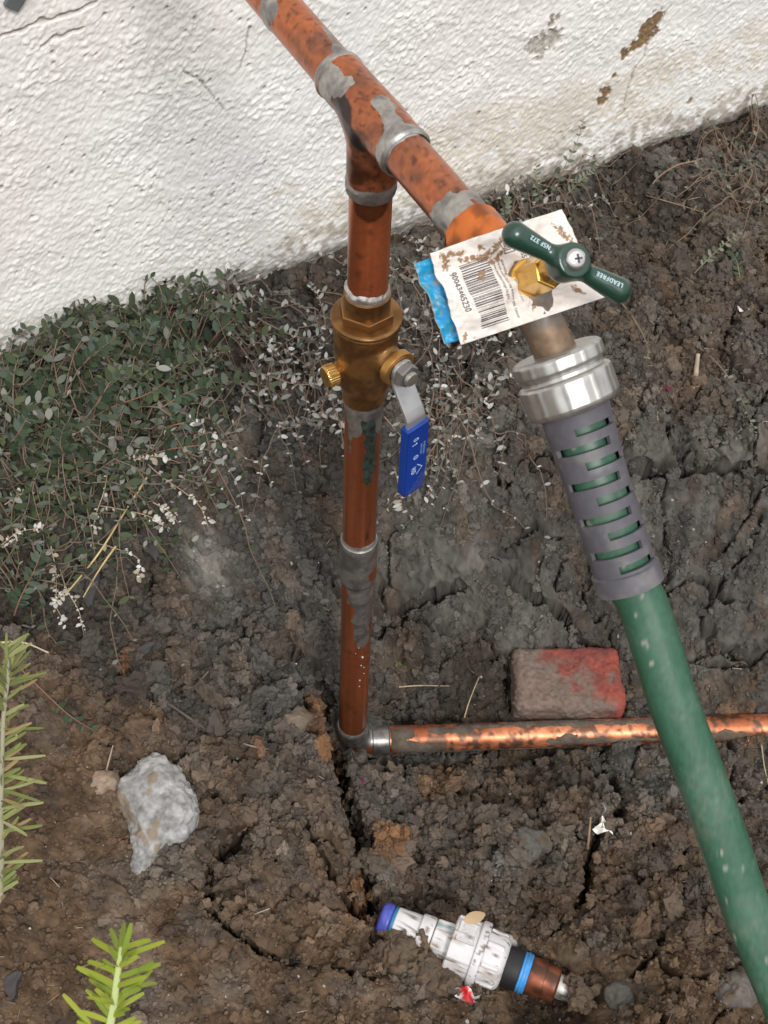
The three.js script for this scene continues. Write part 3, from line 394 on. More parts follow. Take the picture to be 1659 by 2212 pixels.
/* ---------- soldered copper pipework: run out of the wall, tee, riser, coupling, elbow and the pipe in the trench ---------- */
const pw = thing('copper_pipework', 'soldered copper pipe run with tee, riser and elbow coming out of the wall', 'pipe', V(0, ELB_Y - 0.012, PIPE_Z));
{
  const zt0 = PIPE_Z - 0.0345, zt1 = PIPE_Z + 0.0302, zEnd = PIPE_Z + 0.098;
  // run
  part(pw, 'pipe', colour(pipe(V(0, TEE_Y, -0.03), V(0, TEE_Y, zt0 + 0.01), RP), copperColour('run')), COPPER).userData.label = 'mottled orange brown pipe between wall and tee';
  part(pw, 'pipe', colour(pipe(V(0, TEE_Y, zt1 - 0.01), V(0, TEE_Y, zEnd), RP), copperColour('run')), COPPER).userData.label = 'mottled copper pipe between tee and tap';
  // tee with a filleted branch
  const sc0 = [[726, 206], [748, 248], [778, 306]].map(([u, v]) => { const [a, t] = onPipe(u, v, V(0, TEE_Y, PIPE_Z), V(0, 0, 1), RF); return V(-RF * Math.sin(t), RF * Math.cos(t), a); }), scorch = (x, y, z) => { const p = V(x, y, z); let m = 1; for (let i = 0; i < 2; i++) { const ab = sc0[i + 1].clone().sub(sc0[i]), ap = p.clone().sub(sc0[i]), t = clamp(ap.dot(ab) / ab.lengthSq()); m = Math.min(m, ap.addScaledVector(ab, -t).length()); } return m; };
  const tee = nets((x, y, z) => { const a = Math.max(len(x, y) - RF, Math.abs(z + 0.0021) - 0.0323), b = Math.max(len(x, z) - RF, y, -y - 0.0375); return smin(a, b, 0.009) + 0.0002 * n3(x * 200, y * 200, z * 200); }, [-0.016, -0.04, -0.038], [0.016, 0.016, 0.034], 0.0009);
  colour(tee, (x, y, z) => { let k = copperColour('run')(x + 3, y, z); k = mc(k, [0.045, 0.04, 0.04], 0.95 * sst(0.0058, 0.0046, scorch(x, y, z) + 0.0009 * f3(x * 200, y * 200, z * 200))); const s = len(z / 0.013, (y + 0.027) / 0.009); k = mc(k, [0.07, 0.03, 0.015], 0.85 * sst(1.1, 0.6, s + 0.35 * f3(x * 160, y * 160, z * 160))); return k; });
  tee.translate(0, TEE_Y, PIPE_Z); part(pw, 'tee_fitting', tee, COPPER).userData.label = 'copper tee with a scorched underside';
  const Z = V(0, 0, 1), o = V(0, TEE_Y, 0), pt = (u, v, r = RP) => onPipe(u, v, o, Z, r);
  const blobs = (l, r) => bandMask(l.map(([u, v, a, b]) => { const [s, t] = pt(u, v, r); return [s, t, a, b]; }), r);
  const addF = (name, geo, m, cf, label) => { const q = part(pw, name, colour(geo, cf), m); if (label) q.userData.label = label; };
  { const [s] = pt(572, 18); addF('solder', film(o, Z, RP, s - 0.02, s + 0.02, (a, t) => Math.max(1 - Math.abs(a - s) / 0.0035, bandMask([[s + 0.002, pt(568, 20)[1], 0.006, 0.012]], RP)(a, t)), 0.001, 0.0004, 2), SOLDER, solderColour, 'grey solder smear on the pipe near the wall'); }
  addF('solder', film(o, Z, RP, zt0 - 0.03, zt0 + 0.004, (a, t) => Math.max(1 - Math.abs(a - zt0) / 0.003, blobs([[735, 110, 0.008, 0.004], [715, 80, 0.012, 0.0025], [755, 118, 0.005, 0.006]], RP)(a, t)), 0.0011, 0.0003, 3), SOLDER, solderColour);
  addF('solder', film(o, Z, RF, zt0 - 0.004, zt0 + 0.024, (a, t) => Math.max(1 - Math.abs(a - zt0 + 0.001) / 0.0025, blobs([[712, 165, 0.008, 0.008], [735, 190, 0.006, 0.006], [708, 185, 0.007, 0.005], [750, 178, 0.005, 0.004], [700, 205, 0.006, 0.004]], RF)(a, t)), 0.0008, 0.0003, 4), SOLDER, solderColour, 'pale grey solder splash on the tee');
  addF('solder', film(o, Z, RF, zt1 - 0.035, zt1 + 0.003, (a, t) => Math.max(1 - Math.abs(a - zt1) / 0.0038, blobs([[835, 225, 0.006, 0.005], [845, 255, 0.008, 0.0035], [858, 285, 0.007, 0.004], [860, 308, 0.007, 0.006], [835, 320, 0.005, 0.005]], RF)(a, t)), 0.0008, 0.0003, 5), SOLDER, solderColour);
  addF('solder', film(o, Z, RP, zt1 - 0.004, zt1 + 0.008, (a) => 1 - Math.abs(a - zt1) / 0.0032, 0.0012, 0.0004, 6), SOLDER, solderColour);
  { const [s] = pt(975, 460); addF('solder', film(o, Z, RP, s - 0.02, s + 0.025, (a, t) => Math.max(1 - Math.abs(a - s + 0.0045) / 0.0035, blobs([[985, 450, 0.008, 0.009], [962, 475, 0.008, 0.008], [1000, 447, 0.007, 0.005], [955, 490, 0.008, 0.004]], RP)(a, t)), 0.0013, 0.0004, 7), SOLDER, solderColour, 'thick pale solder band before the tap'); }
  // riser
  const Yd = V(0, -1, 0), q = V(0, TEE_Y, PIPE_Z), yb = ELB_Y + 0.016;
  const fluxAt = (() => { const [a, t] = onPipe(800, 448, V(0, TEE_Y, PIPE_Z), V(0, -1, 0), RP), [U, W, D] = basis(V(0, -1, 0)); return V(0, TEE_Y, PIPE_Z).addScaledVector(D, a).addScaledVector(U, RP * Math.cos(t)).addScaledVector(W, RP * Math.sin(t)); })();
  part(pw, 'pipe', colour(pipe(V(0, TEE_Y - 0.034, PIPE_Z), V(0, 0.286, PIPE_Z), RP), (x, y, z) => { let k = copperColour('riser')(x, y, z); const d = V(x, y, z).distanceTo(fluxAt) / 0.0105; k = mc(k, d < 0.75 ? [0.10, 0.035, 0.012] : [0.045, 0.02, 0.012], 0.8 * sst(1.05, 0.85, d + 0.3 * f3(x * 150, y * 150, z * 150))); return k; }), COPPER).userData.label = 'orange copper riser above the valve';
  part(pw, 'pipe', colour(pipe(V(0, 0.235, PIPE_Z), V(0, yb, PIPE_Z), RP), (x, y, z) => { let k = mc(copperColour('riser')(x + 1, y, z), [0.2, 0.07, 0.03], 0.55); const g = f3(x * 130, y * 45, z * 130, 3); if (y > 0.09) k = mc(k, [0.045, 0.06, 0.05], 0.9 * sst(0.22, 0.4, g - 0.9 * Math.abs(x - 0.002) / 0.011 + 0.42 * sst(0.13, 0.2, y))); return k; }), COPPER).userData.label = 'stained copper riser below the valve';
  const sY = (v) => TEE_Y - yAt(v), tO = (u, v, r = RP) => onPipe(u, v, q, Yd, r)[1];
  addF('solder', film(q, Yd, RF, sY(352), sY(412), (s) => 1 - Math.abs(s - sY(388) - 0.0012) / 0.0036, 0.0006, 0.0003, 8), SOLDER, solderColour);
  addF('solder', film(q, Yd, RP, sY(840), sY(1010), (s, t) => Math.max(1 - Math.abs(s - sY(862)) / 0.006, bandMask([[sY(880), tO(764, 880), 0.012, 0.005], [sY(900), tO(766, 900), 0.007, 0.0035], [sY(885), tO(822, 885), 0.016, 0.0045], [sY(925), tO(757, 925), 0.016, 0.002]], RP)(s, t)), 0.0009, 0.0004, 9), SOLDER, solderColour, 'runs of solder under the valve');
  addF('flux_stain', film(q, Yd, RP, sY(860), sY(1060), bandMask([[sY(892), tO(800, 892), 0.009, 0.006], [sY(925), tO(803, 925), 0.012, 0.0045], [sY(968), tO(800, 968), 0.01, 0.004], [sY(1000), tO(797, 1000), 0.007, 0.0035], [sY(945), tO(808, 945), 0.02, 0.002]], RP), 0.0007, 0.0006, 19), vc(0.25, 0.1), (x, y, z) => mul([0.032, 0.045, 0.037], 1 + 0.8 * f3(x * 400, y * 400, z * 400)), 'blackish green flux residue');
  const c0 = yAt(1162), c1 = yAt(1246);
  part(pw, 'coupling', colour(pipe(V(0, c0, PIPE_Z), V(0, c1, PIPE_Z), (s) => RF - 0.0006 * sst(0.003, 0, s) - 0.0005 * sst(c0 - c1 - 0.003, c0 - c1, s)), (x, y, z) => { const d = len((x - 0.008) / 0.006, (y - yAt(1222)) / 0.008); return mc(mul(solderColour(x, y, z), 0.85), [0.34, 0.1, 0.035], sst(1.1, 0.9, d + 0.3 * f3(x * 200, y * 200, z * 200))); }), SOLDER).userData.label = 'solder coated coupling on the riser';
  addF('solder', film(q, Yd, RP, sY(1148), sY(1176), (s) => 1 - Math.abs(s - sY(1164)) / 0.0042, 0.0009, 0.0002, 10), SOLDER, (x, y, z) => mul(solderColour(x, y, z), 1.35));
  addF('solder', film(q, Yd, RP, sY(1235), sY(1400), (s, t) => bandMask([[sY(1262), tO(790, 1262), 0.014, 0.016], [sY(1300), tO(787, 1300), 0.026, 0.0085], [sY(1340), tO(784, 1340), 0.024, 0.0075], [sY(1365), tO(786, 1365), 0.01, 0.007]], RP)(s, t), 0.0008, 0.0003, 11), SOLDER, (x, y, z) => mul(solderColour(x, y, z), 0.85), 'long grey solder run below the coupling');
  for (const [u, v, r] of [[783, 1420, 0.0012], [780, 1438, 0.0009], [786, 1442, 0.0008], [777, 1470, 0.0009], [776, 1483, 0.0007], [775, 1400, 0.0006], [768, 1412, 0.0006], [786, 1455, 0.0006]]) { const [s, t] = onPipe(u, v, q, Yd, RP), [U, W, D] = basis(Yd); const g = lump(u, 2, 0.15); g.scale(r, r * 1.2, r); g.translate(...q.clone().addScaledVector(D, s).addScaledVector(U, RP * Math.cos(t)).addScaledVector(W, RP * Math.sin(t)).toArray()); part(pw, 'solder_droplet', colour(g, solderColour), SOLDER); }
  // elbow
  const rb = 0.016, ce = V(0, yb, PIPE_Z).addScaledVector(LOW, rb), el = grid(48, 30, (a, b) => { const f = b * Math.PI / 2, t = a * 2 * Math.PI, cen = ce.clone().addScaledVector(LOW, -rb * Math.cos(f)).add(V(0, -rb * Math.sin(f), 0)), nrm = LOW.clone().multiplyScalar(-Math.cos(f)).add(V(0, -Math.sin(f), 0)), bi = V(0, 0, 0).crossVectors(LOW, V(0, 1, 0)); return cen.addScaledVector(nrm, RF * Math.cos(t)).addScaledVector(bi, RF * Math.sin(t)); }, true, false);
  const s1 = pipe(V(0, yb + 0.012, PIPE_Z), V(0, yb - 0.0002, PIPE_Z), RF, 48), pe = V(0, ELB_Y, PIPE_Z).addScaledVector(LOW, rb), s2 = pipe(pe.clone().addScaledVector(LOW, -0.0002), pe.clone().addScaledVector(LOW, 0.014), RF, 48);
  const eg = mergeGeometries([el, s1, s2]); part(pw, 'elbow', colour(eg, (x, y, z) => { let k = mul(solderColour(x, y, z), 0.62); return mc(k, [0.36, 0.11, 0.04], sst(0.25, 0.4, f3(x * 120 + 4, y * 120, z * 120))); }), SOLDER).userData.label = 'tinned elbow at the foot of the riser';
  addF('solder', film(q, Yd, RF, TEE_Y - yb - 0.0135, TEE_Y - yb - 0.004, (s) => 1 - Math.abs(s - (TEE_Y - yb - 0.0105)) / 0.0028, 0.0005, 0.0002, 12), SOLDER, (x, y, z) => mul(solderColour(x, y, z), 1.1));
  // buried pipe
  const e1 = pe.clone().addScaledVector(LOW, 0.012), e2 = pe.clone().addScaledVector(LOW, 0.62); e2.y -= 0.004;
  part(pw, 'pipe', colour(pipe(e1, e2, RP), copperColour('buried')), COPPER_BRIGHT).userData.label = 'shiny copper pipe lying along the trench floor';
  const ld = e2.clone().sub(e1), tl = (u, v) => onPipe(u, v, e1, ld, RP);
  addF('mud', film(e1, ld, RP, 0.002, 0.42, bandMask([[840, 1588, 0.02, 0.006], [900, 1615, 0.02, 0.006], [960, 1578, 0.02, 0.0035], [1050, 1568, 0.025, 0.003], [1230, 1562, 0.04, 0.003], [1180, 1560, 0.03, 0.004], [1000, 1622, 0.04, 0.004], [1230, 1598, 0.014, 0.005], [1270, 1602, 0.018, 0.0035], [1400, 1558, 0.04, 0.003], [1150, 1618, 0.05, 0.003], [1580, 1590, 0.02, 0.004], [1340, 1600, 0.03, 0.002], [860, 1612, 0.012, 0.005]].map(([u, v, a, b]) => { const [s, t] = tl(u, v); return [s, t, a, b]; }), RP), 0.0009, 0.0006, 13), MUD, mudColour, 'dried mud caked on the buried pipe');
}
console.log('pipework');

/* ---------- ball valve on the riser ---------- */
const bv = thing('ball_valve', 'brass ball valve with blue lever grip on the copper riser', 'valve', V(0, yAt(856), PIPE_Z));
const e = V(0.22, 0, 0.975).normalize(), eS = V(0, 0, 0).crossVectors(V(0, 1, 0), e);  // stem direction and the horizontal across it
{
  const yBot = yAt(856), yF = yAt(688), yTop = yAt(628), st = 0.266, dr = 0.249, yL = yAt(856) + 0.009;
  const body = nets((x, y, z) => {
    const r = len(x, z), Rr = y > 0.256 ? mix(0.0176, 0.0184, clamp((y - 0.256) / 0.02)) : mix(0.0128, 0.0176, Math.sqrt(clamp((y - yL) / (0.256 - yL))));
    let d = Math.max(r - Rr, y - yF, yBot - y) * 0.9;
    const a = x * e.x + z * e.z, b = len(x * eS.x + z * eS.z, y - st); d = smin(d, Math.max(b - 0.0084, a - 0.0255, -a), 0.004);
    const a2 = -x, b2 = len(z, y - dr); d = smin(d, Math.max(b2 - 0.0048, a2 - 0.019, -a2), 0.003);
    return d + 0.00018 * f3(x * 350, y * 350, z * 350, 2);
  }, [-0.025, yBot - 0.003, -0.022], [0.022, yF + 0.002, 0.029], 0.0008);
  body.translate(0, 0, PIPE_Z); part(bv, 'body', colour(body, brassColour(0.95)), BRASS);
  const ax = V(0, yF, PIPE_Z);
  const fl = lathe([[0, -0.0025], [0.0186, -0.0025], [0.0194, -0.0018], [0.0194, -0.0006], [0.0188, -0.0003], [0.0188, 0.0004], [0.0199, 0.0008], [0.0201, 0.0018], [0.0196, 0.003], [0.0175, 0.0035], [0, 0.0037]], 72); fl.translate(...ax.toArray()); part(bv, 'end_cap', colour(fl, brassColour(0.85)), BRASS);
  const hx = new THREE.CylinderGeometry(0.0158, 0.0158, 0.0062, 6, 1); hx.rotateY(0.75); const hg = new THREE.ExtrudeGeometry((() => { const s = new THREE.Shape(); for (let i = 0; i < 6; i++) { const t = i * Math.PI / 3 + 0.12; i ? s.lineTo(0.0152 * Math.cos(t), 0.0152 * Math.sin(t)) : s.moveTo(0.0152 * Math.cos(t), 0.0152 * Math.sin(t)); } s.closePath(); return s; })(), { depth: 0.0045, bevelEnabled: true, bevelSize: 0.0006, bevelThickness: 0.0006, bevelSegments: 2 });
  hg.rotateX(-Math.PI / 2); hg.translate(0, yF + 0.0038, PIPE_Z); part(bv, 'hex_collar', colour(hg, brassColour(0.95)), BRASS);
  part(bv, 'socket', colour(pipe(V(0, yF + 0.003, PIPE_Z), V(0, yTop, PIPE_Z), 0.0129), brassColour(0.85)), BRASS);
  const ring = film(V(0, TEE_Y, PIPE_Z), V(0, -1, 0), RP, TEE_Y - yTop - 0.008, TEE_Y - yTop + 0.004, (s) => 1.3 - Math.abs(s - (TEE_Y - yTop) + 0.0006) / 0.003, 0.0019, 0.0007, 15); part(bv, 'solder_ring', colour(ring, (x, y, z) => mul(solderColour(x, y, z), 1.7)), SOLDER).userData.label = 'bright solder ring on top of the valve';
  // stem ring, packing, nut, bolt
  const so = (t) => V(0, st, PIPE_Z).addScaledVector(e, t);
  const rg = lathe([[0.0068, 0.0], [0.0104, 0], [0.0108, 0.0006], [0.0108, 0.0046], [0.0102, 0.0052], [0.0078, 0.0052], [0.0074, 0.0046], [0.0074, 0.001], [0.0068, 0]], 56); part(bv, 'stem_ring', colour(along(rg, so(0.0237), e), (x, y, z) => mul([0.5, 0.26, 0.075], 1 + 0.3 * f3(x * 200, y * 200, z * 200))), BRASS);
  const ws = lathe([[0, 0], [0.0072, 0], [0.0074, 0.0005], [0.0074, 0.0024], [0.007, 0.003], [0, 0.003]], 40); part(bv, 'washer', colour(along(ws, so(0.0262), e), (x, y, z) => [0.12, 0.12, 0.13]), STEEL);
  const hs = new THREE.Shape(); for (let i = 0; i < 6; i++) { const t = i * Math.PI / 3 + 0.3; i ? hs.lineTo(0.0066 * Math.cos(t), 0.0066 * Math.sin(t)) : hs.moveTo(0.0066 * Math.cos(t), 0.0066 * Math.sin(t)); } hs.closePath();
  const nut = new THREE.ExtrudeGeometry(hs, { depth: 0.0038, bevelEnabled: true, bevelSize: 0.0007, bevelThickness: 0.0007, bevelSegments: 3 }); nut.rotateX(-Math.PI / 2); part(bv, 'lever_nut', colour(along(nut, so(0.0318), e), (x, y, z) => mul(steelColour(x, y, z), 0.55)), STEEL);
  const bo = lathe([[0.0044, 0], [0.0044, 0.0022], [0.0038, 0.0028], [0, 0.003]], 32); part(bv, 'stem_end', colour(along(bo, so(0.0366), e), (x, y, z) => [0.42, 0.4, 0.34]), STEEL);
  // drain cap, knurled
  const dd = V(-1, 0, 0), dO = (t) => V(0, dr, PIPE_Z).addScaledVector(dd, t);
  const kn = grid(96, 12, (a, b) => { const t = a * 2 * Math.PI, R = 0.0064 + 0.0003 * (b > 0.12 && b < 0.88 ? Math.sign(Math.sin(t * 24)) : -1) - (b < 0.05 || b > 0.95 ? 0.0004 : 0); return V(R * Math.cos(t), b * 0.0082, R * Math.sin(t)); }, true, true); part(bv, 'drain_cap', colour(along(kn, dO(0.0178), dd), (x, y, z) => mul([0.62, 0.38, 0.12], 1 + 0.2 * n3(x * 400, y * 400, z * 400))), GOLD).userData.label = 'small knurled brass drain cap';
  // lever: bent steel strap
  const mkCurve = (l) => new THREE.CatmullRomCurve3(l.map(([a, b]) => V(a, b, 0)), false, 'catmullrom', 0.25);
  const strap = (cu, hw, t, nv, rim) => grid(32, nv, (a, b) => { const p = cu.getPoint(b), tg = cu.getTangent(b), n = V(-tg.y, tg.x, 0).multiplyScalar(-1), ang = a * 2 * Math.PI, q = 0.2, cx = Math.sign(Math.cos(ang)) * Math.abs(Math.cos(ang)) ** q, cy = Math.sign(Math.sin(ang)) * Math.abs(Math.sin(ang)) ** q, end = rim(b), L = p.addScaledVector(n, cy * t * end[1]); return V(0, st, PIPE_Z).addScaledVector(e, L.x).add(V(0, L.y, 0)).addScaledVector(eS, cx * hw * end[0]); }, true, true);
  const lever = part(bv, 'lever', colour(strap(mkCurve([[0.0303, 0.0075], [0.0303, 0.004], [0.0303, -0.005], [0.0318, -0.0085], [0.0365, -0.016], [0.041, -0.0225], [0.0434, -0.027], [0.0438, -0.033], [0.0438, -0.045]]), 0.0068, 0.00125, 70, (b) => [b < 0.2 ? Math.sqrt(clamp(1 - ((0.2 - b) / 0.2) ** 2) + 0.02) : 1, 1]), steelColour), STEEL);
  const grip = strap(mkCurve([[0.0438, -0.0315], [0.0438, -0.05], [0.0438, -0.07], [0.0438, -0.091]]), 0.0083, 0.0031, 50, (b) => { const k = b > 0.94 ? Math.sqrt(clamp(1 - ((b - 0.94) / 0.06) ** 2)) * 0.55 + 0.45 : 1; return [b > 0.9 ? mix(1, 0.82, (b - 0.9) * 10) : 1, k]; });
  const gm = part(lever, 'grip', colour(grip, (x, y, z) => mc([0.006, 0.05, 0.30], [0.22, 0.17, 0.14], 0.9 * sst(0.15, 0.35, f3(x * 130, y * 130, z * 130, 3) - 60 * (y - 0.172) - 0.9))), vc(0.34)); gm.userData.label = 'blue vinyl grip with white print, worn at the tip';
  // print on the grip
  const cv = document.createElement('canvas'); cv.width = 256; cv.height = 1024; const c = cv.getContext('2d');
  c.fillStyle = '#0a3d9c'; c.fillRect(0, 0, 256, 1024); c.fillStyle = '#c9defa'; c.strokeStyle = '#c9defa';
  c.save(); c.translate(70, 120); c.rotate(Math.PI / 2); c.font = 'bold 92px sans-serif'; c.fillText('0', 0, 0); c.fillText('1', 72, 12); c.restore();
  c.save(); c.translate(82, 420); c.rotate(Math.PI / 2); c.lineWidth = 12; c.beginPath(); c.arc(30, -34, 26, 0, 7); c.stroke(); c.font = 'bold 34px sans-serif'; c.fillText('R', 18, -22); c.restore();
  c.save(); c.translate(206, 262); c.rotate(Math.PI / 2); c.font = '30px sans-serif'; c.fillText('IN-MIDDLVILLE', 0, 0); c.fillText('WWP AS NYC.', 10, 38); c.restore();
  c.save(); c.translate(70, 600); c.rotate(Math.PI / 2); c.lineWidth = 11; c.font = 'bold 84px sans-serif'; c.fillText('HD', 10, 0); c.beginPath(); c.moveTo(-10, -70); c.lineTo(76, -140); c.lineTo(160, -70); c.stroke(); c.restore();
  c.fillStyle = '#8f7f78'; const R = rng(9); for (let i = 0; i < 260; i++) { const y = 1024 - 230 * R() ** 1.5, x = 256 - (y - 720) * 0.75 * R(); c.globalAlpha = 0.8; c.fillRect(x, y, 3 + 14 * R() * R(), 3 + 10 * R() * R()); }
  const tx = new THREE.CanvasTexture(cv); tx.colorSpace = THREE.SRGBColorSpace;
  const y0 = st - 0.0335, y1 = st - 0.0875, ex = 0.0438 + 0.00325, pl = new THREE.PlaneGeometry(0.0155, y0 - y1, 1, 1); toWorld(pl, V(0, (y0 + y1) / 2, PIPE_Z).addScaledVector(e, ex), eS.clone(), V(0, 1, 0), e.clone()); part(gm, 'print', pl, phys({ map: tx, roughness: 0.36 }));
}
console.log('valve');

/* ---------- hose tap ---------- */
const font = await new FontLoader().loadAsync('fonts/droid/droid_sans_bold.typeface.json');
const B = V(-0.0015, TEE_Y, 0.464), th = 50 * Math.PI / 180, sD = V(0, Math.sin(th), Math.cos(th)), xD = V(1, 0, 0), tD = V(0, -Math.cos(th), Math.sin(th)); // stem axis and the two across it
const tap = thing('hose_tap', 'brass hose tap with dark green tee handle on the copper pipe end', 'tap', V(B.x, B.y - 0.03, B.z));
const outP = [[1150, 655, 0.605], [1172, 700, 0.607], [1196, 752, 0.609]].map((p) => atDepth(...p));
{
  const on = outP[2].clone().sub(outP[0]).normalize();
  const w = new THREE.CylinderGeometry(0.0138, 0.0138, 0.02, 40, 12); w.rotateX(Math.PI / 2); displace(w, (x, y, z) => 0.0012 * f3(x * 150, y * 150, z * 190, 3)); w.translate(B.x + 0.001, TEE_Y, PIPE_Z + 0.1015); part(tap, 'copper_wrap', colour(w, (x, y, z) => mul(mc([0.72, 0.2, 0.05], [0.3, 0.09, 0.03], sst(-0.2, 0.4, f3(x * 150, y * 150, z * 150))), 1)), vc(0.33, 0.7)).userData.label = 'crumpled bright copper ring at the tap inlet';
  const bt = new THREE.TorusGeometry(0.0128, 0.0023, 12, 40); displace(bt, (x, y, z) => 0.0005 * f3(x * 250, y * 250, z * 250)); bt.translate(B.x, TEE_Y, PIPE_Z + 0.1125); part(tap, 'blue_gasket', colour(bt, () => [0.05, 0.19, 0.5]), vc(0.5));
  const sdf = (x, y, z) => {
    const p = V(x, y, z).sub(B), a = p.dot(V(0, 0, 1)), ra = len(p.x, p.y); let d = Math.max(ra - 0.0118, a, -a - 0.024);
    d = smin(d, p.length() - 0.0145, 0.006);
    const s = p.dot(sD), rs = p.clone().addScaledVector(sD, -s).length(); d = smin(d, Math.max(rs - 0.0088, -s, s - 0.0125), 0.004);
    const q = V(x, y, z).sub(outP[0]), o = q.dot(on), ro = q.addScaledVector(on, -o).length(); d = smin(d, Math.max(ro - 0.0093, -o - 0.012, o - 0.03), 0.006);
    return d + 0.0003 * f3(x * 220, y * 220, z * 220, 2);
  };
  const g = nets(sdf, [-0.022, TEE_Y - 0.045, 0.436], [0.022, TEE_Y + 0.024, 0.505], 0.0011);
  part(tap, 'body', colour(g, (x, y, z) => mul(mc([0.2, 0.135, 0.085], [0.15, 0.13, 0.115], sst(-0.3, 0.3, f3(x * 120, y * 120, z * 120))), 1 + 0.35 * f3(x * 500, y * 500, z * 500))), vc(0.55, 0.45)).userData.label = 'weathered brown brass body';
  const at = (t) => B.clone().addScaledVector(sD, t);
  const hs = (r, rot) => { const s = new THREE.Shape(); for (let i = 0; i < 6; i++) { const t = i * Math.PI / 3 + rot; i ? s.lineTo(r * Math.cos(t), r * Math.sin(t)) : s.moveTo(r * Math.cos(t), r * Math.sin(t)); } s.closePath(); return s; };
  const h = new THREE.ExtrudeGeometry(hs(0.0069, 0.35), { depth: 0.0185, bevelEnabled: true, bevelSize: 0.0009, bevelThickness: 0.0012, bevelSegments: 3 }); toWorld(h, at(0.0148), xD.clone(), tD.clone().negate(), sD.clone()); part(tap, 'bonnet_nut', colour(h, (x, y, z) => mul([0.72, 0.43, 0.10], 1 + 0.12 * f3(x * 260, y * 260, z * 260))), GOLD).userData.label = 'shiny golden hexagonal bonnet nut';
  const fl = lathe([[0, 0], [0.0083, 0], [0.0087, 0.0006], [0.0085, 0.0014], [0.0075, 0.0022], [0, 0.0024]], 48); part(tap, 'bonnet_flange', colour(along(fl, at(0.0132), sD), () => [0.62, 0.36, 0.09]), GOLD);
  const stm = lathe([[0.0062, 0], [0.0056, 0.003], [0.0046, 0.006], [0.0046, 0.014], [0, 0.014]], 32); part(tap, 'stem', colour(along(stm, at(0.0335), sD), () => [0.62, 0.36, 0.1]), GOLD);
  // handle
  const hd = xD.clone().multiplyScalar(0.72).addScaledVector(tD, 0.70).normalize(), hc = at(0.0485), hw = V(0, 0, 0).crossVectors(sD, hd);
  const rc = (p, a, b, r1, r2) => { const ba = b.clone().sub(a), pa = p.clone().sub(a), t = clamp(pa.dot(ba) / ba.lengthSq()); return pa.addScaledVector(ba, -t).length() - mix(r1, r2, t); };
  const hl = (p) => { const s = p.z; let d = rc(p, V(-0.006, 0, 0.0005), V(-0.0245, 0, 0.0003), 0.0035, 0.0054); d = Math.min(d, rc(p, V(0.006, 0, 0.0005), V(0.0245, 0, 0.0003), 0.0035, 0.0054)); d *= 0.85; const r = len(p.x, p.y), hub = Math.max(len(r, Math.max(Math.abs(s - 0.0005) - 0.0035, 0)) - 0.0074, s - 0.0068); return smin(d, hub, 0.0035); };
  const hg = nets((x, y, z) => hl(V(x, y, z)), [-0.033, -0.009, -0.013], [0.033, 0.009, 0.009], 0.0008); toWorld(hg, hc, hd, hw, sD.clone());
  const han = part(tap, 'handle', hg, phys({ color: lin(0.006, 0.04, 0.024), roughness: 0.28, clearcoat: 0.5, clearcoatRoughness: 0.25 })); han.userData.label = 'dark green dipped tee handle';
  const scr = lathe([[0.0041, 0], [0.0044, 0.0004], [0.0044, 0.0016], [0.004, 0.0026], [0.0026, 0.0034], [0, 0.0037]], 40); const sc = part(han, 'screw', colour(along(scr, at(0.0485 + 0.0062), sD), () => [0.7, 0.68, 0.66]), vc(0.16, 0.95)); sc.userData.label = 'chrome cross head screw';
  for (const r of [0.6, 0.6 + Math.PI / 2]) { const x = new THREE.BoxGeometry(0.0036, 0.0008, 0.0012); x.rotateZ(r); part(sc, 'cross_slot', toWorld(x, at(0.0485 + 0.0093), hd, hw, sD.clone()), std({ color: lin(0.04, 0.04, 0.045), roughness: 0.7 })); }
  const txt = (s, cx, R) => { const g = new TextGeometry(s, { font, size: 0.00185, depth: 0.00022, curveSegments: 2 }); g.computeBoundingBox(); const b = g.boundingBox; g.translate(-(b.min.x + b.max.x) / 2, -(b.min.y + b.max.y) / 2, 0); const rd = hd.clone().negate(), k = Math.sign(cx) * 0.095, n = sD.clone().addScaledVector(hd, -k).normalize(), rr = rd.clone().addScaledVector(n, -rd.dot(n)).normalize(), up = V(0, 0, 0).crossVectors(n, rr); toWorld(g, hc.clone().addScaledVector(hd, cx).addScaledVector(sD, R), rr, up, n); part(han, 'lettering', g, std({ color: lin(0.45, 0.6, 0.62), roughness: 0.6 })); };
  txt('NSF 372', -0.0155, 0.0054); txt('LEADFREE', 0.0172, 0.0056);
}
console.log('tap');

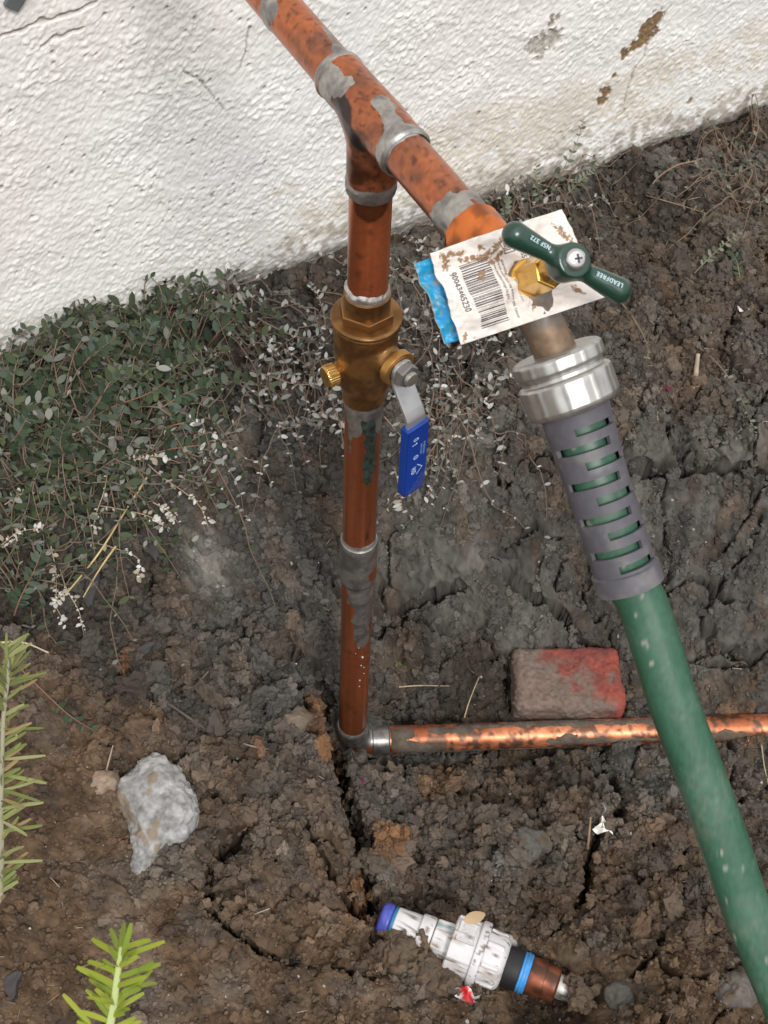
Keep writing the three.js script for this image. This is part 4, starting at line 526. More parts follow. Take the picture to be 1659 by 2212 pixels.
/* ---------- card tag hanging on the tap ---------- */
{
  const cv = document.createElement('canvas'); cv.width = 860; cv.height = 1220; const c = cv.getContext('2d'), R = rng(31);
  c.fillStyle = '#e0d8d0'; c.fillRect(0, 0, 860, 1220);
  for (let i = 0; i < 500; i++) { c.globalAlpha = 0.06 + 0.1 * R(); c.fillStyle = R() < 0.55 ? '#a3958b' : '#f6f2ee'; c.beginPath(); c.ellipse(R() * 860, R() * 1220, 6 + 50 * R() * R(), 4 + 30 * R() * R(), R() * 3, 0, 7); c.fill(); }
  c.globalAlpha = 1; c.fillStyle = '#1d1b22'; c.strokeStyle = '#1d1b22';
  const Y = (b) => 1220 * (1 - b);                      // b: 0 at the barcode end, 1 at the far end
  let x = 190; while (x < 780) { const w = 3 + Math.floor(R() * 3) * 4; c.fillRect(x, Y(0.335), w, 1220 * 0.185); x += w + 4 + Math.floor(R() * 3) * 4; }
  c.font = 'bold 62px sans-serif'; c.fillText('90043465230', 225, Y(0.085)); c.font = '22px sans-serif'; c.fillText('V', 830, Y(0.09));
  c.font = 'bold 36px sans-serif'; c.fillText('Warning', 250, Y(0.425)); c.font = 'bold 29px sans-serif'; c.fillText('Please read this tag before use. Cancer', 250, Y(0.395)); c.fillText('www.P65Warnings.ca.gov', 252, Y(0.36));
  c.font = 'bold 30px sans-serif'; c.fillText('LEAD FREE', 320, Y(0.53)); c.font = 'bold 52px sans-serif'; c.fillText('NO KINK BIBB', 260, Y(0.625)); c.fillText('SS 3/4" x 3/4"', 250, Y(0.58)); c.font = '26px sans-serif'; c.fillText('CARE', 350, Y(0.68)); c.fillText('Save 1/2 inch pipe', 450, Y(0.45));
  c.lineWidth = 8; c.beginPath(); c.moveTo(115, Y(0.46)); c.lineTo(215, Y(0.475)); c.lineTo(215, Y(0.555)); c.lineTo(70, Y(0.555)); c.closePath(); c.stroke(); for (let i = 0; i < 5; i++) c.fillRect(120 + i * 16, Y(0.535), 8, 70);
  c.font = 'bold 26px sans-serif'; c.fillText('POWER ONLY', 500, Y(0.925)); c.fillText('REMOVE', 130, Y(0.925));
  const smear = (pts, w, n) => { c.fillStyle = '#8d6d50'; for (let i = 0; i < n; i++) { const k = R() * (pts.length - 1), j = Math.floor(k), f = k - j, a = mix(pts[j][0], pts[j + 1][0], f), b = mix(pts[j][1], pts[j + 1][1], f); c.globalAlpha = 0.5 + 0.4 * R(); c.beginPath(); c.ellipse(a * 860 + (R() - 0.5) * w, Y(b) + (R() - 0.5) * w, 5 + 24 * R() * R(), 4 + 14 * R(), R() * 3, 0, 7); c.fill(); } };
  smear([[0.16, 0.18], [0.2, 0.26], [0.22, 0.34], [0.16, 0.42], [0.1, 0.5], [0.05, 0.6], [0.1, 0.68]], 46, 150); smear([[0.05, 0.06], [0.14, 0.1], [0.2, 0.07]], 40, 40); smear([[0.1, 0.31], [0.13, 0.33]], 36, 18); smear([[0.34, 0.27], [0.42, 0.24]], 40, 26); smear([[0.9, 0.5], [0.8, 0.6], [0.7, 0.66]], 40, 40); smear([[0.1, 0.9], [0.25, 0.93], [0.35, 0.97]], 40, 40); smear([[0.8, 0.82], [0.88, 0.84]], 40, 18); smear([[0.98, 0.03], [0.9, 0.05]], 30, 14); smear([[0.3, 0.32], [0.28, 0.4], [0.2, 0.47], [0.12, 0.56]], 30, 60); smear([[0.06, 0.1], [0.12, 0.2]], 34, 30); smear([[0.55, 0.5], [0.62, 0.56], [0.75, 0.58]], 26, 34);
  c.globalAlpha = 0.5; c.strokeStyle = '#8d857f'; c.lineWidth = 4; for (const q of [[[0.66, 0.66], [0.78, 0.74], [0.74, 0.9]], [[0.9, 0.55], [0.8, 0.68], [0.82, 0.74]], [[0.6, 0.5], [0.72, 0.52], [0.86, 0.48]]]) { c.beginPath(); q.forEach(([a, b], i) => (i ? c.lineTo(a * 860, Y(b)) : c.moveTo(a * 860, Y(b)))); c.stroke(); }
  c.globalAlpha = 1; const tx = new THREE.CanvasTexture(cv); tx.colorSpace = THREE.SRGBColorSpace; tx.anisotropy = 8;
  const sheet = (corners, o, bend, mat, name, hole, th) => {
    const q = corners.map(([u, v]) => atPlane(u, v, o, sD)), NA = 56, NB = 80, pos = [], uv = [], idx = [], n = (NA + 1) * (NB + 1), P = (a, b) => q[0].clone().multiplyScalar((1 - a) * (1 - b)).addScaledVector(q[1], a * (1 - b)).addScaledVector(q[2], (1 - a) * b).addScaledVector(q[3], a * b);
    for (const f of [0, 1]) for (let j = 0; j <= NB; j++) for (let i = 0; i <= NA; i++) { const a = i / NA, b = j / NB, p = P(a, b).addScaledVector(sD, bend(a, b) - f * th); pos.push(p.x, p.y, p.z); uv.push(a, b); }
    const ctr = B.clone().addScaledVector(sD, o.clone().sub(B).dot(sD)), keep = (i, j) => { if (i < 0 || j < 0 || i >= NA || j >= NB) return false; if (!hole) return true; const p = P((i + 0.5) / NA, (j + 0.5) / NB); return p.distanceTo(ctr) > hole * (1 + 0.16 * n2(i * 0.35, j * 0.35, 7)); };
    for (let j = 0; j < NB; j++) for (let i = 0; i < NA; i++) { if (!keep(i, j)) continue; const k = j * (NA + 1) + i, w = NA + 1; idx.push(k, k + 1, k + w + 1, k, k + w + 1, k + w, k + n, k + n + w + 1, k + n + 1, k + n, k + n + w, k + n + w + 1);
      const e2 = (a, b) => idx.push(a, a + n, b + n, a, b + n, b); if (!keep(i, j - 1)) e2(k, k + 1); if (!keep(i, j + 1)) e2(k + w + 1, k + w); if (!keep(i - 1, j)) e2(k + w, k); if (!keep(i + 1, j)) e2(k + 1, k + w + 1); }
    const g = new THREE.BufferGeometry(); g.setAttribute('position', new THREE.Float32BufferAttribute(pos, 3)); g.setAttribute('uv', new THREE.Float32BufferAttribute(uv, 2)); g.setIndex(idx); g.computeVertexNormals(); return g;
  };
  const o = B.clone().addScaledVector(sD, 0.0152), tg = thing('card_tag', 'torn muddy white card tag with barcode round the tap stem', 'tag', o);
  const wave = (a, b) => 0.0016 * Math.sin(a * 3 + b * 4) + 0.0034 * f2(a * 5, b * 6, 33, 4) - 0.007 * sst(0.3, 0, b) * (0.4 + 0.6 * a) + 0.006 * sst(0.65, 1, b) * sst(0.5, 1, a) - 0.0022 * Math.abs(n2(a * 3 + b * 4, b * 2, 35));
  part(tg, 'front_leaf', sheet([[935, 544], [1013, 739], [1218, 450], [1305, 643]], o, wave, null, '', 0.0066, 0.0003), phys({ map: tx, roughness: 0.62 }));
  const c2 = document.createElement('canvas'); c2.width = 512; c2.height = 720; const d = c2.getContext('2d'); d.fillStyle = '#1a97c6'; d.fillRect(0, 0, 512, 720); d.fillStyle = '#3f86d0'; for (let i = 0; i < 40; i++) { d.globalAlpha = 0.25; d.beginPath(); d.ellipse(R() * 512, R() * 720, 20 + 60 * R(), 14 + 30 * R(), R() * 3, 0, 7); d.fill(); } d.fillStyle = '#a2938a'; for (let i = 0; i < 150; i++) { d.globalAlpha = 0.35; const a = R(); d.beginPath(); d.ellipse((a < 0.3 ? 0.27 + 0.03 * R() : a < 0.6 ? 0.42 + 0.15 * R() : R()) * 512, 720 - R() * 420, 6 + 26 * R(), 4 + 14 * R(), 0.4 + R(), 0, 7); d.fill(); } d.globalAlpha = 0.8; d.fillRect(0, 708, 512, 12);
  const t2 = new THREE.CanvasTexture(c2); t2.colorSpace = THREE.SRGBColorSpace;
  const o2 = B.clone().addScaledVector(sD, 0.0122); part(tg, 'back_leaf', sheet([[908, 562], [985, 735], [1035, 524], [1108, 702]], o2, (a, b) => wave(a, b * 0.45) - 0.0012 - 0.003 * sst(0.5, 0, b), null, '', 0, 0.0003), phys({ map: t2, roughness: 0.4 })).userData.label = 'blue muddy leaf of the tag behind the white one';
}
console.log('tag');

/* ---------- garden hose with coupling nut and slotted sleeve ---------- */
{
  const pts = [[1190, 742, 0.609], [1213, 800, 0.611], [1247, 900, 0.615], [1302, 1080, 0.621], [1358, 1262, 0.629], [1384, 1300, 0.63]].map((p) => atDepth(...p));
  const hose = thing('garden_hose', 'green garden hose with grey slotted sleeve and zinc nut', 'hose', pts[0].clone());
  const nd = pts[2].clone().sub(pts[0]).normalize(), n0 = atDepth(1203, 770, 0.61).addScaledVector(nd, -0.0025);
  const oct = (r, y, n, sharp, rot) => (t) => { const a = ((t + rot) % (2 * Math.PI / n)) - Math.PI / n; return r * mix(1, Math.cos(Math.PI / n) / Math.cos(a), sharp); };
  const nutProf = [[0.009, 0, 0], [0.0178, 0, 0.3], [0.0194, 0.0006, 0.8], [0.0203, 0.0018, 1], [0.0204, 0.0062, 1], [0.0198, 0.0074, 1], [0.0186, 0.0078, 0.6], [0.0183, 0.0092, 0.5], [0.0186, 0.0106, 0.6], [0.0202, 0.0112, 1], [0.021, 0.0124, 1], [0.021, 0.0232, 1], [0.0204, 0.0246, 0.9], [0.0192, 0.0258, 0.6], [0.0158, 0.0266, 0], [0.0118, 0.0262, 0]];
  const [U, W, D] = basis(nd), ng = grid(120, 60, (a, b) => { const k = b * (nutProf.length - 1), i = Math.min(nutProf.length - 2, Math.floor(k)), f = k - i, r = mix(nutProf[i][0], nutProf[i + 1][0], f), y = mix(nutProf[i][1], nutProf[i + 1][1], f), s = mix(nutProf[i][2], nutProf[i + 1][2], f), t = a * 2 * Math.PI, rib = 1 + 0.03 * s * Math.max(0, 1 - Math.abs(aDiff(t * 10 + 0.6, 0)) / 0.7), R = oct(r, y, 10, s * 0.55, 0.42)(t) * rib; return n0.clone().addScaledVector(D, y).addScaledVector(U, R * Math.cos(t)).addScaledVector(W, R * Math.sin(t)); }, true, true);
  part(hose, 'coupling_nut', colour(ng, (x, y, z) => mul([0.50, 0.49, 0.46], 1 + 0.3 * f3(x * 300, y * 300, z * 300, 3) + 0.15 * f3(x * 60, y * 60, z * 60))), vc(0.38, 0.88)).userData.label = 'large dull zinc coupling nut';
  // sleeve with staggered slots
  const sl = [n0.clone().addScaledVector(nd, 0.019), atDepth(1246, 901, 0.616), atDepth(1302, 1080, 0.622), atDepth(1362, 1266, 0.63)], sc = new THREE.CatmullRomCurve3(sl), SL = sc.getLength(), fr0 = FW.clone().negate();
  const NT = 96, NL = 150, frame = (b) => { const T = sc.getTangentAt(b), n = fr0.clone().addScaledVector(T, -fr0.dot(T)).normalize(); return [sc.getPointAt(b), n, V(0, 0, 0).crossVectors(T, n)]; }, FR = Array.from({ length: NL + 1 }, (_, j) => frame(j / NL));
  const face = (i) => { let d = ((i + 0.5) / NT) * 360; return d > 180 ? d - 360 : d; };       // 0 faces up
  const open = (i, j) => { i = (i + NT) % NT; if (j < 0 || j >= NL) return true; const s = (j + 0.5) / NL; const k = (s - 0.155) / 0.0865, m = Math.floor(k), f = k - m; if (m < 0 || m > 8 || f > 0.43) return false; const a = face(i); return m % 2 === 0 ? (a > -72 && a < 17) || (a > 108 && a < 195) || a < -165 : (a > -37 && a < 66) || (a > 143 || a < -110); };
  const pos = [], idx = [], vid = new Map(), vert = (i, j, o) => { i = (i + NT) % NT; const key = (j * NT + i) * 2 + o; if (!vid.has(key)) { const [p, n, m] = FR[j], t = i / NT * 2 * Math.PI, b = j / NL, end = sst(0.9, 0.905, b), R = (o ? mix(0.0156, 0.0142, sst(0, 0.5, b)) + 0.0012 * end + 0.0004 * (b < 0.07 ? 1 : 0) : mix(0.0131, 0.0122, b)) ; const q = p.clone().addScaledVector(n, R * Math.cos(t)).addScaledVector(m, R * Math.sin(t)); vid.set(key, pos.length / 3); pos.push(q.x, q.y, q.z); } return vid.get(key); };
  for (let j = 0; j < NL; j++) for (let i = 0; i < NT; i++) { if (open(i, j)) continue; const Q = (a, b, c, d) => idx.push(a, b, c, a, c, d); Q(vert(i, j, 1), vert(i + 1, j, 1), vert(i + 1, j + 1, 1), vert(i, j + 1, 1)); Q(vert(i, j, 0), vert(i, j + 1, 0), vert(i + 1, j + 1, 0), vert(i + 1, j, 0)); if (open(i, j - 1)) Q(vert(i, j, 0), vert(i + 1, j, 0), vert(i + 1, j, 1), vert(i, j, 1)); if (open(i, j + 1)) Q(vert(i, j + 1, 1), vert(i + 1, j + 1, 1), vert(i + 1, j + 1, 0), vert(i, j + 1, 0)); if (open(i - 1, j)) Q(vert(i, j, 1), vert(i, j + 1, 1), vert(i, j + 1, 0), vert(i, j, 0)); if (open(i + 1, j)) Q(vert(i + 1, j, 0), vert(i + 1, j + 1, 0), vert(i + 1, j + 1, 1), vert(i + 1, j, 1)); }
  let sg = new THREE.BufferGeometry(); sg.setAttribute('position', new THREE.Float32BufferAttribute(pos, 3)); sg.setIndex(idx); sg = sg.toNonIndexed(); sg.computeVertexNormals(); creased(sg, 0.75);
  colour(sg, (x, y, z) => mul(mc([0.088, 0.084, 0.097], [0.15, 0.142, 0.145], sst(0.0, 0.6, f3(x * 90, y * 90, z * 90, 4))), 1 + 0.16 * f3(x * 420, y * 420, z * 420))); part(hose, 'sleeve', sg, vc(0.55)).userData.label = 'dusty purplish grey strain relief sleeve with staggered slots';
  // hose
  const hp = [[1225, 835, 0.612], [1247, 905, 0.616], [1302, 1080, 0.622], [1358, 1250, 0.629], [1386, 1300, 0.631], [1452, 1511, 0.637], [1504, 1650, 0.641], [1551, 1780, 0.645], [1615, 1970, 0.65], [1695, 2163, 0.656], [1800, 2420, 0.66]].map((p) => atDepth(...p)), last = hp[hp.length - 1];
  hp.push(last.clone().add(V(0.06, -0.11, 0.12)), last.clone().add(V(0.16, -0.19, 0.27))); { const p = last.clone().add(V(0.32, 0, 0.45)); p.y = -0.04; hp.push(p, p.clone().add(V(0.4, 0.012, 0.3)), p.clone().add(V(0.9, 0.012, 0.35))); }
  const hc = new THREE.CatmullRomCurve3(hp), NV = 560, hg = grid(64, NV, (() => { const P = [], N = [], M = []; for (let j = 0; j <= NV; j++) { const b = (j / NV) ** 1.6, T = hc.getTangentAt(b), n = fr0.clone().addScaledVector(T, -fr0.dot(T)).normalize(); P.push(hc.getPointAt(b)); N.push(n); M.push(V(0, 0, 0).crossVectors(T, n)); } return (a, b) => { const j = Math.round(b * NV), t = a * 2 * Math.PI, c = Math.cos(t), s = Math.sin(t), q = 0.82, R = 0.0112; return P[j].clone().addScaledVector(N[j], 0.9 * R * Math.sign(c) * Math.abs(c) ** q).addScaledVector(M[j], R * Math.sign(s) * Math.abs(s) ** q); }; })(), true, true);
  colour(hg, (x, y, z) => { const a = f3(x * 40, y * 40, z * 40, 3), b = f3(x * 130 + 5, y * 130, z * 130, 3); let k = mc([0.03, 0.095, 0.056], [0.045, 0.118, 0.074], sst(-0.4, 0.5, a)); k = mc(k, [0.13, 0.145, 0.105], 0.38 * sst(-0.1, 0.6, 0.5 * a + 0.8 * f3(x * 420, y * 420, z * 420, 3))); k = mc(k, [0.36, 0.35, 0.29], 0.6 * sst(0.5, 0.56, f3(x * 190 + 5, y * 190, z * 190, 4))); return mul(k, 1 + 0.22 * n3(x * 900, y * 900, z * 900)); });
  part(hose, 'tube', hg, vc(0.3)).userData.label = 'dusty green vinyl tube';
}
function creased(g, cosLimit) { // smooth flat normals where faces meet at a small angle
  const p = g.attributes.position, n = g.attributes.normal, map = new Map(), key = (i) => Math.round(p.getX(i) * 2e5) + ',' + Math.round(p.getY(i) * 2e5) + ',' + Math.round(p.getZ(i) * 2e5), out = new Float32Array(p.count * 3);
  for (let i = 0; i < p.count; i++) { const k = key(i); if (!map.has(k)) map.set(k, []); map.get(k).push(i); }
  for (const l of map.values()) for (const i of l) { let x = 0, y = 0, z = 0; for (const j of l) if (n.getX(i) * n.getX(j) + n.getY(i) * n.getY(j) + n.getZ(i) * n.getZ(j) > cosLimit) { x += n.getX(j); y += n.getY(j); z += n.getZ(j); } const L = len(x, y, z) || 1; out[3 * i] = x / L; out[3 * i + 1] = y / L; out[3 * i + 2] = z / L; }
  g.setAttribute('normal', new THREE.BufferAttribute(out, 3)); return g;
}
console.log('hose');

/* ---------- white push fit union in the trench ---------- */
{
  const d = FD.clone().normalize(), [U, W, D] = basis(d), L = FL, un = thing('pipe_union', 'speckled white plastic push fit union half buried in the trench', 'fitting', FA.clone().addScaledVector(d, 0.06).add(V(0, -0.026, 0)));
  const A = (s) => FA.clone().addScaledVector(D, s), white = (x, y, z) => { let k = [0.66, 0.64, 0.64]; k = mul(k, 1 + 0.1 * f3(x * 120, y * 120, z * 120)); k = mc(k, [0.16, 0.12, 0.09], 0.9 * sst(0.3, 0.45, f3(x * 380, y * 380, z * 380, 2))); return mc(k, [0.3, 0.23, 0.165], 0.5 * sst(0.2, 0.5, f3(x * 90 + 7, y * 90, z * 90, 3))); };
  const lat = (prof, seg = 64, mod = null) => grid(seg, (prof.length - 1) * 3, (a, b) => { const k = b * (prof.length - 1), i = Math.min(prof.length - 2, Math.floor(k)), f = k - i, t = a * 2 * Math.PI, s = mix(prof[i][0], prof[i + 1][0], f); let r = mix(prof[i][1], prof[i + 1][1], f); if (mod) r += mod(s, t); return A(s).addScaledVector(U, r * Math.cos(t)).addScaledVector(W, r * Math.sin(t)); }, true, true);
  const P = vc(0.4);
  part(un, 'release_collar', colour(lat([[-0.003, 0.0075], [-0.002, 0.0112], [0.0, 0.0122], [0.005, 0.0122], [0.0065, 0.0105], [0.0085, 0.0105]]), (x, y, z) => mul([0.07, 0.085, 0.42], 1 + 0.5 * f3(x * 300, y * 300, z * 300))), P).userData.label = 'violet blue release collar';
  part(un, 'tape_ring', colour(lat([[0.0065, 0.0102], [0.0066, 0.0118], [0.0088, 0.0118], [0.0089, 0.0102]]), () => [0.02, 0.17, 0.33]), P);
  part(un, 'socket', colour(lat([[0.0085, 0.0095], [0.0088, 0.0116], [0.0095, 0.0121], [0.027, 0.0124], [0.0272, 0.0136], [0.028, 0.0143], [0.036, 0.0143], [0.0378, 0.0136], [0.038, 0.009]]), white), P);
  part(un, 'neck', colour(lat([[0.0378, 0.009], [0.0385, 0.0138], [0.0395, 0.0143], [0.0515, 0.0148], [0.053, 0.0148]], 96, (s, t) => (Math.cos(t * 8) > 0.72 ? 0.0009 : 0)), (x, y, z) => mc(white(x, y, z), [0.1, 0.33, 0.33], 0.8 * sst(0.3, 0.4, f3(x * 140 + 2, y * 140, z * 140)))), P);
  const ribs = (n, h, w, o) => (s, t) => (Math.abs(aDiff(t * n + o, 0)) < w * n ? h : 0);
  const nut = part(un, 'union_nut', colour(lat([[0.051, 0.0125], [0.0512, 0.0208], [0.0525, 0.022], [0.0695, 0.0226], [0.0697, 0.0238], [0.0705, 0.0246], [0.0752, 0.0246], [0.0762, 0.0238], [0.0764, 0.0202]], 180, (s, t) => (s > 0.052 && s < 0.0693 ? ribs(8, 0.0012, 0.07, 0.5)(s, t) : 0)), white), P); nut.userData.label = 'large ribbed white union nut';
  part(un, 'ribbed_body', colour(lat([[0.0755, 0.0195], [0.0762, 0.0204], [0.0775, 0.0207], [0.0885, 0.0204], [0.0905, 0.0194], [0.0925, 0.0172], [0.094, 0.0125]], 180, (s, t) => (s > 0.0768 && s < 0.0895 ? ribs(8, 0.0011, 0.07, 1.3)(s, t) : 0)), white), P);
  part(un, 'seal', colour(lat([[0.0925, 0.010], [0.0926, 0.0148], [0.099, 0.0152], [0.1045, 0.0148], [0.1048, 0.0118]]), () => [0.012, 0.011, 0.012]), RUBBER).userData.label = 'black rubber seal';
  part(un, 'clip_ring', colour(lat([[0.1045, 0.0108], [0.1046, 0.0142], [0.1054, 0.0146], [0.1065, 0.0142], [0.107, 0.0148], [0.1085, 0.0148], [0.109, 0.0143], [0.1102, 0.0146], [0.111, 0.014], [0.1112, 0.0108]]), (x, y, z) => mul([0.05, 0.27, 0.62], 1 + 0.4 * f3(x * 200, y * 200, z * 200))), P).userData.label = 'bright blue clip ring';
  part(un, 'copper_adapter', colour(lat([[0.111, 0.009], [0.1112, 0.0135], [0.122, 0.0135], [0.1225, 0.0125], [0.131, 0.0125], [0.1325, 0.011], [0.133, 0.0085]]), (x, y, z) => mul(mc([0.24, 0.075, 0.035], [0.09, 0.04, 0.025], sst(-0.2, 0.3, f3(x * 150, y * 150, z * 150))), 1)), vc(0.42, 0.5)).userData.label = 'brown copper adapter';
  part(un, 'tinned_stub', colour(lat([[0.132, 0.006], [0.1325, 0.0088], [0.145, 0.0082], [0.158, 0.0066], [0.159, 0.005]]), (x, y, z) => mc([0.62, 0.6, 0.56], [0.09, 0.06, 0.045], 0.9 * sst(0.0, 0.2, f3(x * 260, y * 260, z * 260)))), vc(0.5, 0.5)).userData.label = 'speckled silvery pipe stub';
  // raised panel with letters on the nut, turned to the sky
  const up = U.clone().multiplyScalar(Math.cos(-0.18)).addScaledVector(W, Math.sin(-0.18)), sd = V(0, 0, 0).crossVectors(up, D), pc = A(0.0612).addScaledVector(up, 0.0223);
  const fr = [[0, 0.0078, 0.0135, 0.0007], [0, -0.0078, 0.0135, 0.0007], [0.0064, 0, 0.0007, 0.0163], [-0.0064, 0, 0.0007, 0.0163]].map(([x, y, w, h]) => { const g = new THREE.BoxGeometry(w, h, 0.0012); g.translate(x, y, 0); return g; }); const base = new THREE.BoxGeometry(0.0135, 0.0163, 0.0016); base.translate(0, 0, -0.0009);
  part(nut, 'panel', toWorld(mergeGeometries([...fr, base]), pc.clone(), D.clone(), sd.clone(), up.clone()), std({ color: lin(0.64, 0.62, 0.61), roughness: 0.45 }));
  const tg = new TextGeometry('UNI', { font, size: 0.0062, depth: 0.0007, curveSegments: 3 }); tg.computeBoundingBox(); tg.translate(-tg.boundingBox.max.x / 2, -0.0031, 0); tg.scale(0.85, 1.25, 1); tg.rotateZ(-Math.PI / 2); part(nut, 'lettering', toWorld(tg, pc.clone().addScaledVector(up, -0.0001), D.clone(), sd.clone(), up.clone()), std({ color: lin(0.6, 0.58, 0.57), roughness: 0.45 }));
}
console.log('union');

/* ---------- brick, rock and stones ---------- */
{
  const im = V(0.89, 0, 0.458).normalize(), bk = V(0, 0, 0).crossVectors(im, V(0, 1, 0)), g = nets((x, y, z) => { const q = [Math.abs(x) - 0.0385, Math.abs(y) - 0.0235, Math.abs(z) - 0.0235]; const d = len(Math.max(q[0], 0), Math.max(q[1], 0), Math.max(q[2], 0)) + Math.min(Math.max(...q), 0) - 0.0065; const ch = (-x - 0.045 + 0.3 * z + 0.25 * y) * 0.85; return Math.max(d, ch - 0.012) + 0.0042 * f3(x * 55, y * 55, z * 55, 5) + 0.001 * n3(x * 500, y * 500, z * 500); }, [-0.052, -0.034, -0.04], [0.052, 0.034, 0.04], 0.0011);
  colour(g, (x, y, z) => { let k = mul(mc([0.27, 0.058, 0.038], [0.17, 0.045, 0.035], sst(-0.3, 0.3, f3(x * 90, y * 90, z * 90))), 1 + 0.2 * n3(x * 500, y * 500, z * 500)); const d = 1.0 * f3(x * 50 + 2, y * 50, z * 50, 4) - 18 * (x - 0.022) + 14 * (z + 0.0); const side = Math.abs(y) < 0.024 ? 0.25 : 0; return mc(k, mul([0.15, 0.12, 0.095], 1 + 0.3 * n3(x * 400, y * 400, z * 400)), 0.9 * sst(-0.15, 0.4, d - side)); });
  const ctr = atY(1228, 1460, -0.172); toWorld(g, V(ctr.x, -0.202, ctr.z), im, V(0, 1, 0), bk.clone().negate().cross(V(0, 0, 0)).add(V(-im.z, 0, im.x))); g.rotateY(0);
  solo('broken_brick', g, vc(0.92), 'muddy red half brick lying by the trench pipe', 'brick');
}
function stone(name, u, v, size, seed, colF, label, cell, rough = 0.25, turn = 0, sink = 0.35) {
  const p = gp(u, v), [a, b, c] = size, m = Math.max(a, b, c) * 1.35;
  const g = nets((x, y, z) => { const X = x * Math.cos(turn) - z * Math.sin(turn), Z = x * Math.sin(turn) + z * Math.cos(turn); let d = len(X / a, y / b, Z / c) - 1; for (let i = 0; i < 9; i++) { const h1 = hsh(seed, i, 1) * 2 - 1, h2 = hsh(seed, i, 2) * 6.28, r = Math.sqrt(1 - h1 * h1); d = Math.max(d, (X / a * r * Math.cos(h2) + y / b * h1 + Z / c * r * Math.sin(h2)) - 0.72 - 0.2 * hsh(seed, i, 3)); } return d * Math.min(a, b, c) * 0.8 + rough * 0.016 * f3(x * 60 + seed, y * 60, z * 60, 4) + 0.0011 * f3(x * 300, y * 300, z * 300 + seed, 3); }, [-m, -m, -m], [m, m, m], cell);
  colour(g, colF); g.translate(p.x, p.y + b * (1 - 2 * sink), p.z); return solo(name, g, vc(0.93), label, 'stone');
}
{ // big white lump of concrete: outline traced in plan, rounded, pitted
  const out = [[262, 1685], [300, 1655], [345, 1640], [385, 1668], [415, 1720], [418, 1760], [395, 1800], [360, 1815], [330, 1845], [300, 1885], [280, 1870], [292, 1800], [275, 1760], [258, 1720]].map(([u, v]) => { const p = atY(u, v, -0.085); return [p.x, p.z]; });
  const cx = out.reduce((s, p) => s + p[0], 0) / out.length, cz = out.reduce((s, p) => s + p[1], 0) / out.length;
  const inside = (x, z) => { let d = 1, s = 1; for (let i = 0; i < out.length; i++) { const a = out[i], b = out[(i + 1) % out.length]; d = Math.min(d, segD(x, z, a, b)); if ((a[1] > z) !== (b[1] > z) && x < a[0] + (z - a[1]) / (b[1] - a[1]) * (b[0] - a[0])) s = -s; } return s * d; };
  const top = Math.max(Hs(cx, cz), -0.1) + 0.014;
  const g = nets((x, y, z) => { const d = inside(x, z) - 0.003, yy = y - top + 0.22 * (cx - x) + 0.35 * Math.max(0, z - cz - 0.01) + 0.25 * Math.max(0, x - cx - 0.015); return -smin(-d, -yy, 0.02) * 0.75 + 0.0022 * f3(x * 60, y * 60, z * 60, 3) + 0.0013 * f3(x * 230, y * 230, z * 230, 3); }, [cx - 0.05, top - 0.045, cz - 0.055], [cx + 0.05, top + 0.02, cz + 0.055], 0.0009);
  colour(g, (x, y, z) => { let k = mul([0.29, 0.285, 0.275], 1 + 0.75 * f3(x * 170, y * 170, z * 170, 3) + 0.15 * n3(x * 700, y * 700, z * 700)); k = mc(k, [0.22, 0.16, 0.1], 0.8 * sst(0.18, 0.42, f3(x * 70 + 3, y * 70, z * 70, 3) + 0.25 * (x < cx - 0.012 ? 1 : 0))); return k; });
  solo('concrete_lump', g, vc(0.95), 'white pitted lump of concrete bedded in the brown soil', 'stone');
}
const stoneC = (c) => (x, y, z) => mc(mul(c, 1 + 0.4 * f3(x * 120, y * 120, z * 120, 3) + 0.2 * n3(x * 600, y * 600, z * 600)), [0.1, 0.07, 0.045], 0.85 * sst(0.0, 0.35, f3(x * 80 + 5, y * 80, z * 80, 4)));
stone('pebble', 226, 1690, [0.0085, 0.006, 0.01], 3, stoneC([0.27, 0.2, 0.145]), 'small smooth tan pebble beside the white concrete lump', 0.0009);
stone('stone', 1340, 2150, [0.013, 0.009, 0.011], 7, stoneC([0.085, 0.077, 0.066]), 'rough dusty grey stone near the tinned end of the union', 0.001, 0.12);
stone('stone', 1590, 2150, [0.017, 0.014, 0.012], 11, stoneC([0.12, 0.105, 0.09]), 'flat faced pale grey stone beside the green hose', 0.001, 0.2);
stone('stone', 1135, 1835, [0.015, 0.01, 0.014], 15, stoneC([0.1, 0.092, 0.08]), 'bluish grey flake of clay stone above the union', 0.001, 0.35, 0.6, 0.45);
stone('pebble', 1098, 2040, [0.007, 0.005, 0.006], 17, stoneC([0.36, 0.35, 0.34]), 'small pale grey pebble beside the union nut', 0.0008);
stone('pebble', 525, 1795, [0.006, 0.004, 0.004], 19, stoneC([0.4, 0.17, 0.11]), 'small salmon red brick chip at a crack edge', 0.0008);
stone('soil_clod', 640, 1560, [0.013, 0.009, 0.009], 23, stoneC([0.15, 0.115, 0.085]), 'smooth brown clod on the left bank crest', 0.001);
stone('soil_clod', 1450, 790, [0.009, 0.007, 0.009], 27, stoneC([0.12, 0.09, 0.065]), 'round brown clod below the tap handle tip', 0.001);
